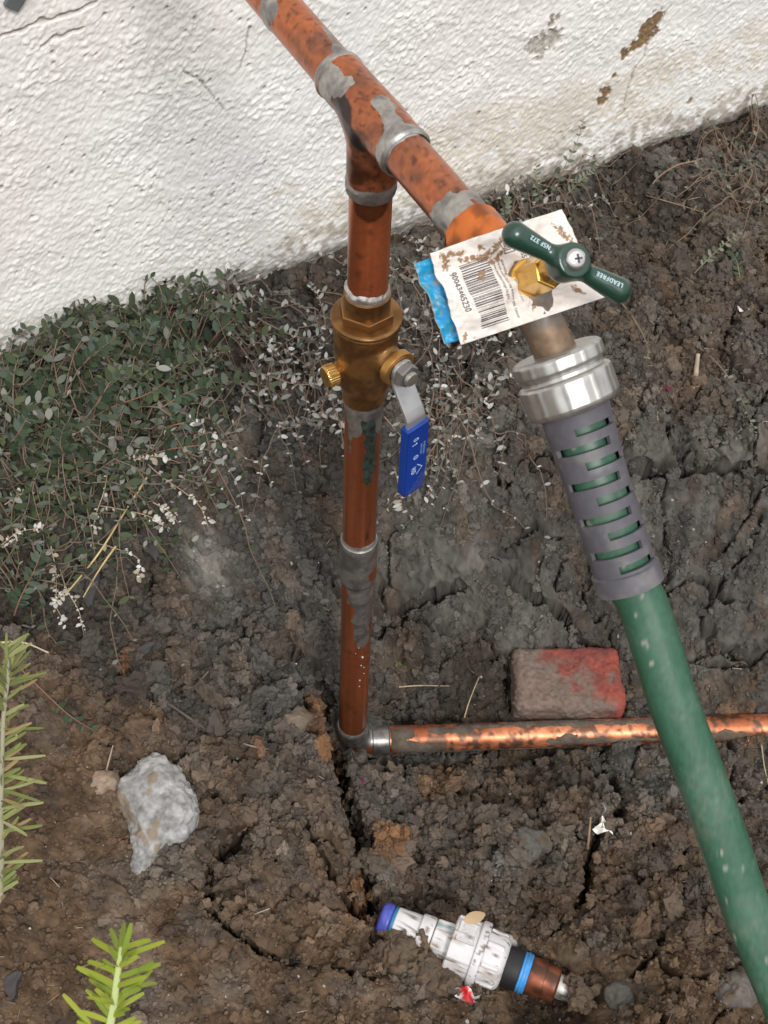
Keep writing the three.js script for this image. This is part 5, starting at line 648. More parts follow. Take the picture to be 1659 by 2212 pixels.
for (const [u, v, s, i] of [[848, 2024, 0.010, 1], [876, 2032, 0.010, 2], [858, 2055, 0.013, 3], [895, 2055, 0.010, 4], [840, 2085, 0.014, 5], [885, 2090, 0.013, 6], [925, 2085, 0.011, 7], [955, 2140, 0.012, 8], [925, 2120, 0.013, 9], [1262, 2152, 0.010, 10], [1250, 2128, 0.007, 11]]) { const g = nets((x, y, z) => (len(x, y * 1.1, z) - s) * 0.8 + 0.009 * f3(x * 95 + i * 7, y * 95, z * 95, 4) + 0.0018 * f3(x * 420, y * 420, z * 420, 2), [-s * 1.6, -s * 1.6, -s * 1.6], [s * 1.6, s * 1.6, s * 1.6], 0.001); colour(g, (x, y, z) => mul(mc([0.13, 0.088, 0.057], [0.09, 0.066, 0.046], 0.5 + f3(x * 150 + i, y * 150, z * 150)), 1 + 0.2 * n3(x * 700, y * 700, z * 700))); const p = atY(u, v, -0.157); g.translate(p.x, p.y - s * 0.3, p.z); solo('soil_clod', g, vc(0.95), 'crumbly brown clod packed against the white pipe union', 'clod', 'clods against the white union'); }
console.log('stones');

/* ---------- plants ---------- */
function leafGeo(L, Wd, fold, curl, seg = 4, tip = 0.8) { // leaf along +y from the origin, face to +z
  const pos = [], idx = []; for (let j = 0; j <= seg; j++) { const b = j / seg, w = Wd * Math.sin(Math.PI * Math.min(1, b * 0.93 + 0.05)) ** tip * 0.5, z = curl * b * b * L; pos.push(-w, b * L, z + fold * w, 0, b * L, z, w, b * L, z + fold * w); }
  for (let j = 0; j < seg; j++) { const k = 3 * j; idx.push(k, k + 1, k + 4, k, k + 4, k + 3, k + 1, k + 2, k + 5, k + 1, k + 5, k + 4); }
  const g = new THREE.BufferGeometry(); g.setAttribute('position', new THREE.Float32BufferAttribute(pos, 3)); g.setIndex(idx); g.computeVertexNormals(); return g;
}
const leafMat = (r, g, b, t = 0.25) => phys({ color: lin(r, g, b), roughness: 0.75, transmission: t, thickness: 0, side: THREE.DoubleSide, specularIntensity: 0.4 });
const qLeaf = (dir, up) => { const y = dir.clone().normalize(), z = up.clone().addScaledVector(y, -up.dot(y)).normalize(), x = V(0, 0, 0).crossVectors(y, z); return new THREE.Quaternion().setFromRotationMatrix(new THREE.Matrix4().makeBasis(x, y, z)); };
// stems creeping over the soil; returns curves
function creep(p, ang, L, h, R, wander = 0.5) { const pts = [], n = 7; let a = ang, x = p.x, z = p.z; for (let i = 0; i <= n; i++) { const b = i / n; pts.push(V(x, Hs(x, Math.max(z, 0.004)) + 0.002 + h * Math.sin(Math.PI * (0.12 + 0.75 * b)) * (0.7 + 0.6 * R()), z)); a += (R() - 0.5) * wander; x += Math.cos(a) * L / n; z += Math.sin(a) * L / n; if (z < 0.006) { z = 0.006; a = -a; } } return pts; }
{ // ground cover: two mats that nobody could count
  const mat = (seed, regions, nStem, leaves, cols, geo, label, lab2, hgt, len0, scale, stemC) => {
    const R = rng(seed), stems = [], M = [], CO = [];
    for (let i = 0; i < nStem; i++) {
      const rg = regions[Math.floor(R() * regions.length)], u = rg[0] + (R() + R() - 1) * rg[2], v = rg[1] + (R() + R() - 1) * rg[3], p = gp(u, v); if (p.z < 0.006) p.z = 0.006;
      const pts = creep(p, R() * 6.28, len0 * (0.5 + R()), hgt * (0.3 + R()), R, 1.1), cu = new THREE.CatmullRomCurve3(pts); stems.push(tube(pts, (b) => 0.0007 * (1.1 - b * 0.7), 4, 10));
      for (let k = 1; k <= leaves; k++) for (const sgn of [-1, 1]) { if (R() < 0.15) continue; const b = k / leaves, q = cu.getPoint(b), T = cu.getTangent(b), side = V(0, 1, 0).cross(T).normalize().multiplyScalar(sgn), dr = side.addScaledVector(T, 0.5 + 0.4 * R()).add(V((R() - 0.5) * 0.7, 0.15 + 0.6 * R(), (R() - 0.5) * 0.7)).normalize(), s = scale * (0.42 + 0.75 * R() ** 2 + 0.15 * R()) * (1.1 - 0.35 * b); M.push(new THREE.Matrix4().compose(q, qLeaf(dr, V((R() - 0.5) * 1.2, 1, (R() - 0.5) * 1.2 + 0.2)), V(s, s, s))); const c = cols[Math.floor(R() * cols.length)], m = 0.7 + 0.6 * R(); CO.push(lin(c[0] * m, c[1] * m, c[2] * m)); }
    }
    const im = new THREE.InstancedMesh(geo, leafMat(1, 1, 1, 0.2), M.length); M.forEach((m, i) => { im.setMatrixAt(i, m); im.setColorAt(i, CO[i]); }); im.name = numbered('ground_cover_leaves'); shadows(im); scene.add(im); tag(im, label, 'ground cover', null, 'stuff');
    const sm2 = shadows(new THREE.Mesh(mergeGeometries(stems), std({ color: lin(...stemC), roughness: 0.85 }))); sm2.name = numbered('ground_cover_stems'); scene.add(sm2); tag(sm2, lab2, 'ground cover', null, 'stuff');
  };
  const oval = leafGeo(1, 0.52, 0.25, 0.12, 4, 0.7), narrow = leafGeo(1, 0.34, 0.3, 0.2, 3, 0.8);
  const greens = [[0.05, 0.07, 0.034], [0.07, 0.092, 0.05], [0.105, 0.125, 0.09], [0.035, 0.047, 0.027], [0.15, 0.16, 0.13], [0.09, 0.105, 0.05], [0.06, 0.08, 0.04], [0.08, 0.1, 0.07], [0.06, 0.08, 0.04], [0.05, 0.065, 0.035], [0.25, 0.25, 0.22]];
  mat(201, [[60, 945, 110, 55], [230, 815, 110, 60], [320, 765, 100, 60], [110, 1000, 140, 70], [270, 900, 140, 75], [80, 1050, 100, 70], [375, 830, 80, 60], [240, 1000, 90, 45]], 240, 12, greens, oval, 'matted dusty green ground cover leaves along the wall foot', 'tangled stems under the green ground cover', 0.036, 0.082, 0.0103, [0.2, 0.14, 0.1]);
  mat(204, [[70, 1190, 80, 100], [150, 1130, 110, 60], [330, 960, 90, 50], [60, 1300, 50, 60]], 46, 10, greens, oval, 'thin straggling green shoots below the dense mat', 'thin stems below the dense green mat', 0.028, 0.09, 0.0078, [0.17, 0.115, 0.08]);
  mat(202, [[520, 700, 140, 80], [600, 780, 160, 110], [640, 900, 110, 90], [950, 720, 130, 110], [980, 850, 110, 100], [700, 680, 90, 60], [900, 620, 80, 50], [960, 930, 70, 60], [430, 980, 110, 60], [1120, 480, 90, 30]], 160, 9, [[0.27, 0.265, 0.24], [0.36, 0.355, 0.33], [0.18, 0.18, 0.155], [0.12, 0.125, 0.1], [0.56, 0.55, 0.52], [0.1, 0.095, 0.08]], oval, 'dried silvery grey ground cover leaves around the riser', 'tangled brown stems of the dried ground cover', 0.024, 0.07, 0.0066, [0.18, 0.125, 0.09]);
  mat(203, [[1600, 330, 70, 40], [1560, 400, 90, 50], [1640, 420, 40, 60], [1180, 420, 60, 40]], 34, 8, [[0.1, 0.12, 0.08], [0.17, 0.19, 0.14], [0.07, 0.085, 0.055]], oval, 'grey green weeds in the wall corner', 'thin stems of the grey green corner weeds', 0.02, 0.07, 0.006, [0.22, 0.14, 0.1]);
}
function sprig(label, path, opt) { // path: [u, v, lift above the soil] or Vector3 list
  const R = rng(opt.seed), pts = path.map((p) => (p.isVector3 ? p : gp(p[0], p[1], p[2]))), g = thing('weed_sprig', label, 'weed', pts[0].clone(), opt.group), cu = new THREE.CatmullRomCurve3(pts);
  part(g, 'stem', tube(pts, (b) => opt.r * (1.1 - 0.7 * b), 5, 30), std({ color: lin(...opt.stem), roughness: 0.8 }));
  const gs = opt.geos, ms = opt.mats;
  for (let k = 0; k < opt.n; k++) for (const sgn of opt.pair ? [-1, 1] : [R() < 0.5 ? -1 : 1]) { if (opt.ragged && n2(k * 0.55, opt.seed, 3) < -0.15) continue; const b = Math.min(1, mix(opt.from ?? 0.1, 1, (k + 0.5 + (opt.ragged ? 2.4 : 0.4) * (R() - 0.5)) / opt.n)), q = cu.getPoint(Math.max(0, b)).add(opt.ragged ? V((R() - 0.5) * 0.004, (R() - 0.5) * 0.004, (R() - 0.5) * 0.004) : V(0, 0, 0)), T = cu.getTangent(b), side = FW.clone().negate().cross(T).normalize().multiplyScalar(sgn), dr = side.addScaledVector(T, opt.fwd ?? 0.6).add(V((R() - 0.5) * 0.6, (R() - 0.2) * 0.6, (R() - 0.5) * 0.6)).normalize(), m = shadows(new THREE.Mesh(gs[Math.floor(R() * gs.length)], ms[Math.floor(R() * ms.length)])), s = opt.size * (opt.ragged ? 0.4 + 1.1 * R() * R() : 0.7 + 0.6 * R()) * (opt.taper ? 1.1 - 0.5 * b : 1); m.name = 'leaf'; m.position.copy(q).sub(pts[0]); m.quaternion.copy(qLeaf(dr, FW.clone().negate().add(V((R() - 0.5) * 1.1, (R() - 0.5) * 1.1, (R() - 0.5) * 1.1)))); m.scale.setScalar(s); g.add(m); }
  return g;
}
{
  const oval = [leafGeo(1, 0.5, 0.25, 0.1), leafGeo(1, 0.42, 0.35, 0.25), leafGeo(1, 0.55, 0.15, -0.1)], bract = [leafGeo(1, 0.75, 0.5, 0.4, 3), leafGeo(1, 0.6, 0.7, 0.2, 3)];
  const green = [leafMat(0.05, 0.078, 0.04), leafMat(0.07, 0.1, 0.055), leafMat(0.04, 0.06, 0.035), leafMat(0.10, 0.135, 0.10)], white = [leafMat(0.72, 0.7, 0.65), leafMat(0.6, 0.57, 0.52), leafMat(0.45, 0.39, 0.31)], grey = [leafMat(0.33, 0.33, 0.29), leafMat(0.24, 0.25, 0.2), leafMat(0.44, 0.44, 0.4)], sage = [leafMat(0.17, 0.2, 0.14), leafMat(0.22, 0.25, 0.18), leafMat(0.12, 0.14, 0.09)];
  const red = [0.23, 0.115, 0.075], tan = [0.42, 0.31, 0.2];
  // green shoots against the wall
  const G = { geos: oval, mats: green, r: 0.0007, stem: red, size: 0.0108, n: 8, pair: true, taper: true };
  for (const [i, path, lab] of [[1, [[250, 745, 0.008], [300, 708, 0.03], [345, 668, 0.055], [372, 640, 0.07]], 'leafy green shoot leaning up the wall from the mat'], [2, [[390, 770, 0.006], [385, 720, 0.025], [398, 680, 0.045], [402, 655, 0.055]], 'upright green shoot with paired leaves against the stained wall'], [3, [[120, 800, 0.01], [155, 770, 0.03], [185, 735, 0.05], [215, 705, 0.062]], 'dark green shoot at the top edge of the mat'], [4, [[20, 880, 0.01], [15, 830, 0.02], [8, 790, 0.04], [2, 755, 0.05]], 'short shoot of round leaves before bare white wall'], [5, [[440, 760, 0.006], [475, 715, 0.02], [505, 690, 0.03], [535, 670, 0.038]], 'green shoot beside the dried grey mat'], [6, [[330, 930, 0.01], [390, 915, 0.022], [440, 905, 0.022], [490, 895, 0.016]], 'green runner reaching out over bare soil'], [7, [[310, 985, 0.01], [370, 970, 0.02], [430, 962, 0.018], [480, 955, 0.012]], 'lower green runner tipped with pale leaves'], [8, [[150, 930, 0.015], [240, 880, 0.03], [320, 850, 0.035], [390, 800, 0.04]], 'long reddish stem lying across the green mat'], [9, [[60, 1020, 0.015], [150, 1010, 0.03], [240, 1040, 0.03], [330, 1080, 0.02]], 'green shoot crossing the lower half of the mat'], [11, [[70, 890, 0.02], [85, 850, 0.035], [105, 810, 0.045]], 'stubby shoot of broad leaves at the mat crest'], [12, [[290, 770, 0.02], [318, 730, 0.045], [330, 690, 0.06]], 'upright shoot rising behind the leaning one'], [13, [[180, 790, 0.02], [210, 760, 0.05], [250, 728, 0.06]], 'grey green shoot bowed toward the wall'], [14, [[340, 800, 0.02], [380, 770, 0.04], [430, 745, 0.045]], 'spreading shoot where green meets grey leaves'], [15, [[10, 970, 0.02], [40, 935, 0.035], [60, 900, 0.045]], 'broad leaved shoot in the thick of the mat'], [16, [[200, 900, 0.03], [220, 850, 0.05], [260, 815, 0.06]], 'tall shoot standing up from the mat centre'], [17, [[150, 1000, 0.03], [130, 960, 0.045], [140, 915, 0.055]], 'pale shoot above the crossing stems'], [18, [[350, 880, 0.02], [400, 850, 0.03], [455, 830, 0.03]], 'drooping shoot at the right rim of the mat'], [10, [[30, 1330, 0.01], [45, 1290, 0.02], [75, 1230, 0.025], [90, 1190, 0.03]], 'dense leafy spike at the lower left of the mat']]) sprig(lab, path, { ...G, seed: 300 + i, n: i > 5 ? 10 : 7 });
  sprig('small shoot with a glossy green tip on brown soil', [[40, 1440, 0.004], [90, 1490, 0.01], [150, 1545, 0.012], [205, 1580, 0.006]], { ...G, seed: 320, n: 6, from: 0.5, size: 0.008 });
  // whitish dried flower stalks hanging over the dug edge
  const Wt = { geos: bract, mats: white, r: 0.0005, stem: tan, size: 0.0046, n: 34, pair: false, fwd: 0.5, ragged: true, group: 'dried white stalks over the dug edge' };
  for (const [i, path] of [[1, [[300, 985, 0.012], [350, 1030, 0.02], [400, 1065, 0.022], [432, 1095, 0.018], [450, 1138, 0.012]]], [2, [[190, 1170, 0.015], [250, 1185, 0.02], [300, 1210, 0.02], [296, 1250, 0.012]]], [3, [[130, 1230, 0.015], [145, 1275, 0.02], [170, 1320, 0.02], [182, 1375, 0.01]]], [4, [[200, 1090, 0.02], [260, 1100, 0.03], [320, 1115, 0.03], [360, 1140, 0.018]]], [5, [[235, 1000, 0.02], [225, 1060, 0.03], [205, 1120, 0.03], [200, 1180, 0.02]]], [6, [[110, 1180, 0.02], [120, 1230, 0.024], [122, 1290, 0.016]]], [7, [[10, 1090, 0.03], [60, 1060, 0.03], [130, 1070, 0.03]]], [8, [[270, 1000, 0.02], [330, 985, 0.025], [390, 1000, 0.02]]], [9, [[150, 1270, 0.02], [120, 1300, 0.02], [140, 1345, 0.012]]], [10, [[330, 1085, 0.02], [365, 1105, 0.02], [385, 1130, 0.012]]], [11, [[0, 1180, 0.03], [40, 1150, 0.035], [90, 1140, 0.03]]]]) sprig('dried stalk of tiny white bracts hanging over the dug edge', path, { ...Wt, seed: 340 + i });
  // brown runners with grey leaves round the valve
  const Gr = { geos: oval, mats: grey, r: 0.0005, stem: [0.3, 0.2, 0.15], size: 0.0062, n: 11, pair: false, fwd: 0.2 };
  for (const [i, path, lab] of [[1, [[545, 800, 0.01], [590, 815, 0.02], [640, 830, 0.02], [690, 825, 0.02], [720, 790, 0.015]], 'reddish runner with grey leaves behind the drain cap'], [2, [[590, 935, 0.006], [640, 915, 0.012], [690, 880, 0.02], [735, 810, 0.02]], 'bare runner climbing toward the drain cap'], [3, [[690, 880, 0.01], [720, 905, 0.012], [752, 912, 0.01]], 'short runner with white leaf ending at the riser'], [4, [[560, 690, 0.01], [620, 720, 0.012], [660, 730, 0.01], [700, 720, 0.01]], 'grey leaved runner beside the valve body'], [5, [[830, 900, 0.008], [870, 945, 0.01], [930, 990, 0.01], [985, 960, 0.008]], 'thin runner on the soil behind the blue grip'], [6, [[930, 880, 0.008], [1000, 895, 0.012], [1060, 850, 0.015], [1080, 800, 0.01]], 'pale runner arching behind the coupling nut'], [7, [[850, 1000, 0.006], [865, 1070, 0.008], [870, 1110, 0.006]], 'white leaved shoot hanging below the blue grip'], [8, [[480, 640, 0.01], [500, 660, 0.02], [540, 640, 0.03]], 'grey leaved shoot touching the stained wall foot']]) sprig(lab, path, { ...Gr, seed: 360 + i, mats: i === 7 || i === 3 ? white : grey });
  // sprigs by the wall on the right and the twiggy creeper
  const Sg = { geos: oval, mats: sage, r: 0.0005, stem: [0.25, 0.17, 0.12], size: 0.006, n: 9, pair: true, taper: true };
  const wl = (u, v, z) => atZ(u, v, z);
  for (const [i, path, lab] of [[1, [gp(1195, 440, 0.002), wl(1215, 370, 0.03), wl(1245, 310, 0.018), wl(1262, 255, 0.012)], 'sage grey sprig standing tall against the wall'], [2, [gp(1170, 450, 0.002), wl(1160, 400, 0.03), wl(1158, 355, 0.022)], 'short sage sprig at the tag corner'], [3, [gp(1215, 430, 0.002), wl(1260, 385, 0.02), wl(1290, 360, 0.016)], 'leaning sage sprig beside the tall one'], [4, [gp(1090, 475, 0.002), wl(1092, 445, 0.03), wl(1098, 425, 0.03)], 'tiny sage sprig behind the tag'], [5, [[1600, 610, 0.002], [1590, 560, 0.012], [1575, 540, 0.01]], 'small green clover like sprig in open soil'], [6, [[1500, 590, 0.003], [1550, 540, 0.012], [1600, 500, 0.012]], 'sage tuft in the soil near the wall corner']]) sprig(lab, path, { ...Sg, seed: 380 + i, mats: i === 5 ? green : sage });
  sprig('bare reddish creeper branching along the wall foot', [[1395, 420, 0.004], [1420, 385, 0.012], [1460, 358, 0.014], [1510, 345, 0.012], [1560, 310, 0.012]], { ...Sg, seed: 390, n: 4, r: 0.0009, stem: [0.3, 0.19, 0.13] });
  sprig('thin branch of the reddish creeper running over soil', [[1395, 422, 0.004], [1430, 432, 0.008], [1475, 445, 0.006], [1530, 462, 0.003]], { ...Sg, seed: 391, n: 3, r: 0.0007, stem: [0.3, 0.19, 0.13], from: 0.6 });
  sprig('straggling vine with whitish leaves beside the stick', [[1480, 730, 0.004], [1540, 775, 0.006], [1590, 840, 0.006], [1625, 920, 0.006], [1650, 1000, 0.004]], { ...Sg, seed: 392, n: 26, mats: [...grey, ...sage], size: 0.005, from: 0.35, pair: false });
  sprig('thin curling vine under the tap handle', [[1330, 640, 0.003], [1370, 690, 0.006], [1400, 760, 0.005], [1385, 800, 0.004]], { ...Sg, seed: 393, n: 5, from: 0.5, size: 0.004 });
  for (const [i, u, v, s] of [[1, 862, 1440, 0.0045], [2, 985, 1385, 0.004], [3, 975, 1410, 0.0035]]) sprig('tiny bright seedling on the trench floor', [[u, v, 0], [u + 4, v - 6, 0.004]], { ...Sg, seed: 395 + i, n: 3, size: s, mats: [leafMat(0.12, 0.2, 0.05)], group: 'tiny seedlings on the trench floor' });
}
// rosemary
{
  const zp = (x, y) => [x / 1.355 / 1.8228, (2400 + y / 1.355) / 1.8228], mid = [leafGeo(1, 0.14, -0.4, 0.22, 8, 0.25), leafGeo(1, 0.15, -0.35, -0.2, 8, 0.25), leafGeo(1, 0.13, -0.45, 0.34, 8, 0.25)];
  const build = (label, stemPx, Z, base, tips, mats, stemC, extra, seed, Lz) => {
    const R = rng(seed), st = stemPx.map(([x, y], i) => atDepth(...zp(x, y), Z)), root = base, path = [root, root.clone().lerp(st[0], 0.5).add(V(-0.01, 0.0, 0.0)), ...st], g = thing('rosemary', label, 'rosemary', root.clone());
    part(g, 'stem', tube(path, (b) => 0.0019 * (1.15 - 0.6 * b), 8, 60), std({ color: lin(...stemC), roughness: 0.85 }));
    const put = (a, b) => { const d = b.clone().sub(a), L = d.length(), m = shadows(new THREE.Mesh(mid[Math.floor(R() * 3)], mats[Math.floor(R() * mats.length)])); m.name = 'leaf'; m.position.copy(a).sub(root); m.quaternion.copy(qLeaf(d, FW.clone().negate().add(V((R() - 0.5), (R() + 0.2), (R() - 0.5))))); m.scale.set(Lz * (0.9 + 0.25 * R()), L, L * 0.9); g.add(m); };
    const cu = new THREE.CatmullRomCurve3(st);
    for (const [bx, by, tx, ty] of tips) { const dz = (R() - 0.5) * 0.012; put(atDepth(...zp(bx, by), Z), atDepth(...zp(tx, ty), Z + dz - 0.004)); }
    for (let i = 0; i < extra; i++) { const b = R(), q = cu.getPoint(b), T = cu.getTangent(b), a = R() * 6.28, s = basis(T), d = s[0].clone().multiplyScalar(Math.cos(a)).addScaledVector(s[1], Math.sin(a)).addScaledVector(T, 0.55).normalize().multiplyScalar(0.013 + 0.006 * R()); put(q, q.clone().add(d)); }
    for (let i = 0; i < 40; i++) { const b = 0.05 + 0.9 * R(), c2 = new THREE.CatmullRomCurve3(path.slice(0, 3)), q = c2.getPoint(b), T = c2.getTangent(b), a = R() * 6.28, s = basis(T); put(q, q.clone().add(s[0].clone().multiplyScalar(Math.cos(a)).addScaledVector(s[1], Math.sin(a)).addScaledVector(T, 0.5).normalize().multiplyScalar(0.017))); }
  };
  const gr = [leafMat(0.22, 0.25, 0.08, 0.3), leafMat(0.28, 0.32, 0.11, 0.3), leafMat(0.18, 0.21, 0.065, 0.3), leafMat(0.34, 0.35, 0.15, 0.3), leafMat(0.36, 0.27, 0.12, 0.3)], lm = [leafMat(0.33, 0.4, 0.04, 0.4), leafMat(0.4, 0.46, 0.06, 0.4), leafMat(0.27, 0.36, 0.05, 0.4)];
  const b1 = atY(-160, 1800, -0.06); b1.y = TPS(b1.x, b1.z) - 0.005;
  build('green rosemary sprig with brown tipped leaves before the plant mat', [[-10, 1560], [5, 1380], [5, 1100], [10, 800], [25, 500], [45, 350], [30, 200]], 0.82, b1,
    [[50, 370, 265, 345], [55, 440, 215, 385], [30, 640, 240, 630], [20, 800, 225, 785], [20, 880, 230, 925], [10, 960, 195, 1015], [10, 1010, 165, 1065], [15, 1180, 235, 1155], [10, 1130, 160, 1205], [5, 1310, 165, 1245], [10, 1350, 215, 1335], [5, 1390, 75, 1480], [30, 560, 130, 505], [35, 330, 20, 140], [50, 320, 70, 220], [45, 350, 175, 290], [20, 700, 120, 620], [10, 780, 120, 720], [15, 960, 205, 925], [10, 1060, 205, 1020], [30, 480, 140, 400], [5, 1230, 110, 1100], [20, 860, 90, 800], [5, 1330, 100, 1260], [35, 520, -40, 430], [20, 760, -60, 690], [10, 1000, -60, 900], [5, 1250, -50, 1150]], gr, [0.3, 0.28, 0.2], 95, 411, 0.0145);
  const b2 = atY(60, 2500, -0.08); b2.y = TPS(b2.x, b2.z) - 0.005;
  build('bright lime green rosemary tip growing over bare brown soil', [[560, 2330], [590, 2200], [610, 2080], [625, 1960], [640, 1860], [648, 1800]], 0.56, b2,
    [[650, 1870, 692, 1708], [625, 1880, 575, 1768], [630, 1940, 455, 1860], [660, 1960, 850, 1880], [615, 2000, 430, 1920], [650, 2040, 855, 1965], [600, 2020, 500, 1940], [655, 2060, 760, 2010], [590, 2180, 490, 2080], [480, 2212, 340, 2050], [600, 2160, 710, 2110], [590, 2240, 730, 2180], [580, 2200, 420, 2130], [645, 1900, 705, 1830], [620, 1960, 560, 1850], [570, 2280, 410, 2200], [580, 2290, 700, 2230]], lm, [0.42, 0.48, 0.2], 24, 412, 0.015);
}
console.log('plants');

/* ---------- sticks, straws, leaves, litter ---------- */
const stick = (name, label, path, r, c, group, seg = 6) => { const pts = path.map((p) => gp(p[0], p[1], p[2])), g = tube(pts, (b) => r * (1 - 0.35 * b), seg, 18); colour(g, (x, y, z) => mul(c, 1 + 0.35 * f3(x * 300, y * 300, z * 300))); return solo(name, g, vc(0.85), label, name.includes('straw') ? 'straw' : name.includes('bark') ? 'bark' : 'twig', group); };
stick('twig', 'pale peeled stick standing in the right hand soil', [[1500, 838, 0.004], [1504, 800, 0.008], [1508, 764, 0.012]], 0.0027, [0.42, 0.34, 0.25], null, 10);
stick('straw', 'straight pale straw lying flat on the wet patch', [[861, 1484, 0.006], [905, 1481, 0.008], [970, 1482, 0.006]], 0.0006, [0.5, 0.4, 0.26]);
stick('straw', 'slanting straw leaning toward the trench pipe', [[999, 1566, 0.012], [1012, 1520, 0.01], [1035, 1462, 0.006]], 0.0006, [0.48, 0.37, 0.22]);
stick('straw', 'long straw lying against the plant mat', [[318, 1030, 0.025], [270, 1105, 0.03], [210, 1200, 0.03], [120, 1310, 0.012]], 0.0009, [0.55, 0.42, 0.2]);
stick('straw', 'shorter straw beside the long one in the mat', [[250, 1180, 0.03], [215, 1230, 0.03], [180, 1290, 0.02]], 0.0008, [0.52, 0.4, 0.2]);
stick('straw', 'bleached grass blade by the rosemary tip', [[0, 1388, 0.02], [50, 1388, 0.022], [105, 1410, 0.016]], 0.0008, [0.6, 0.5, 0.36]);
stick('twig', 'brown twig standing in the crack below the paper scrap', [[1266, 1850, 0.0], [1272, 1810, 0.015], [1276, 1765, 0.025]], 0.0011, [0.3, 0.19, 0.11]);
stick('straw', 'bent straw in the soil beyond the hose', [[1645, 1610, 0.004], [1652, 1660, 0.006], [1662, 1700, 0.004]], 0.0006, [0.45, 0.38, 0.26]);
stick('twig', 'small forked twig over the bank near the pebble', [[228, 1670, 0.004], [236, 1640, 0.01], [244, 1610, 0.012]], 0.0007, [0.36, 0.29, 0.22]);
stick('twig', 'grey twig lying on the left bank', [[495, 1595, 0.003], [545, 1612, 0.004], [590, 1620, 0.003]], 0.0007, [0.25, 0.22, 0.2]);
stick('twig', 'root stub in the soil above the union', [[1068, 1770, 0.003], [1095, 1785, 0.004], [1115, 1800, 0.002]], 0.0014, [0.24, 0.15, 0.09]);
stick('twig', 'dark twig across the soil by the rosemary', [[355, 1515, 0.004], [400, 1545, 0.006], [450, 1580, 0.004]], 0.0014, [0.1, 0.08, 0.065]);
stick('twig', 'forked grey twig below the dried stalks', [[400, 1525, 0.004], [420, 1485, 0.008], [450, 1450, 0.008]], 0.0011, [0.11, 0.09, 0.07]);
for (const [u, v, l, w, a, lab] of [[318, 1150, 0.05, 0.012, 1.4, 'long charcoal dark bark strip under the white stalks'], [225, 1120, 0.034, 0.012, 1.5, 'dark bark chip in the gap of the mat'], [200, 1270, 0.035, 0.01, 1.2, 'dark bark chip below the mat edge'], [305, 1415, 0.024, 0.008, 0.2, 'flat dark bark chip on loose soil'], [30, 2130, 0.018, 0.009, 0.9, 'grey bark flake in the bottom corner soil'], [1250, 2000, 0.018, 0.006, 0.5, 'small bark sliver beside the crack']]) {
  const p = gp(u, v, 0.004), g = new THREE.BoxGeometry(l, 0.004, w, 24, 2, 8); { const q = g.attributes.position; for (let i = 0; i < q.count; i++) { const x = q.getX(i), k = 1 - 0.75 * Math.abs(2 * x / l) ** 2.5; q.setXYZ(i, x + 0.12 * l * n2(q.getZ(i) * 300, u, 4), q.getY(i) + 0.0015 * n2(x * 120, u, 5), q.getZ(i) * k + 0.25 * w * n2(x * 90, u, 6)); } g.computeVertexNormals(); } displace(g, (x, y, z) => 0.0009 * f3(x * 130 + u, y * 130, z * 500, 3)); g.rotateY(a); g.rotateZ(0.12); g.translate(p.x, p.y, p.z); colour(g, (x, y, z) => mul([0.052, 0.046, 0.045], 1 + 0.5 * f3(x * 80, y * 200, z * 300, 3))); solo('bark_chip', g, vc(0.8), lab, 'bark');
}
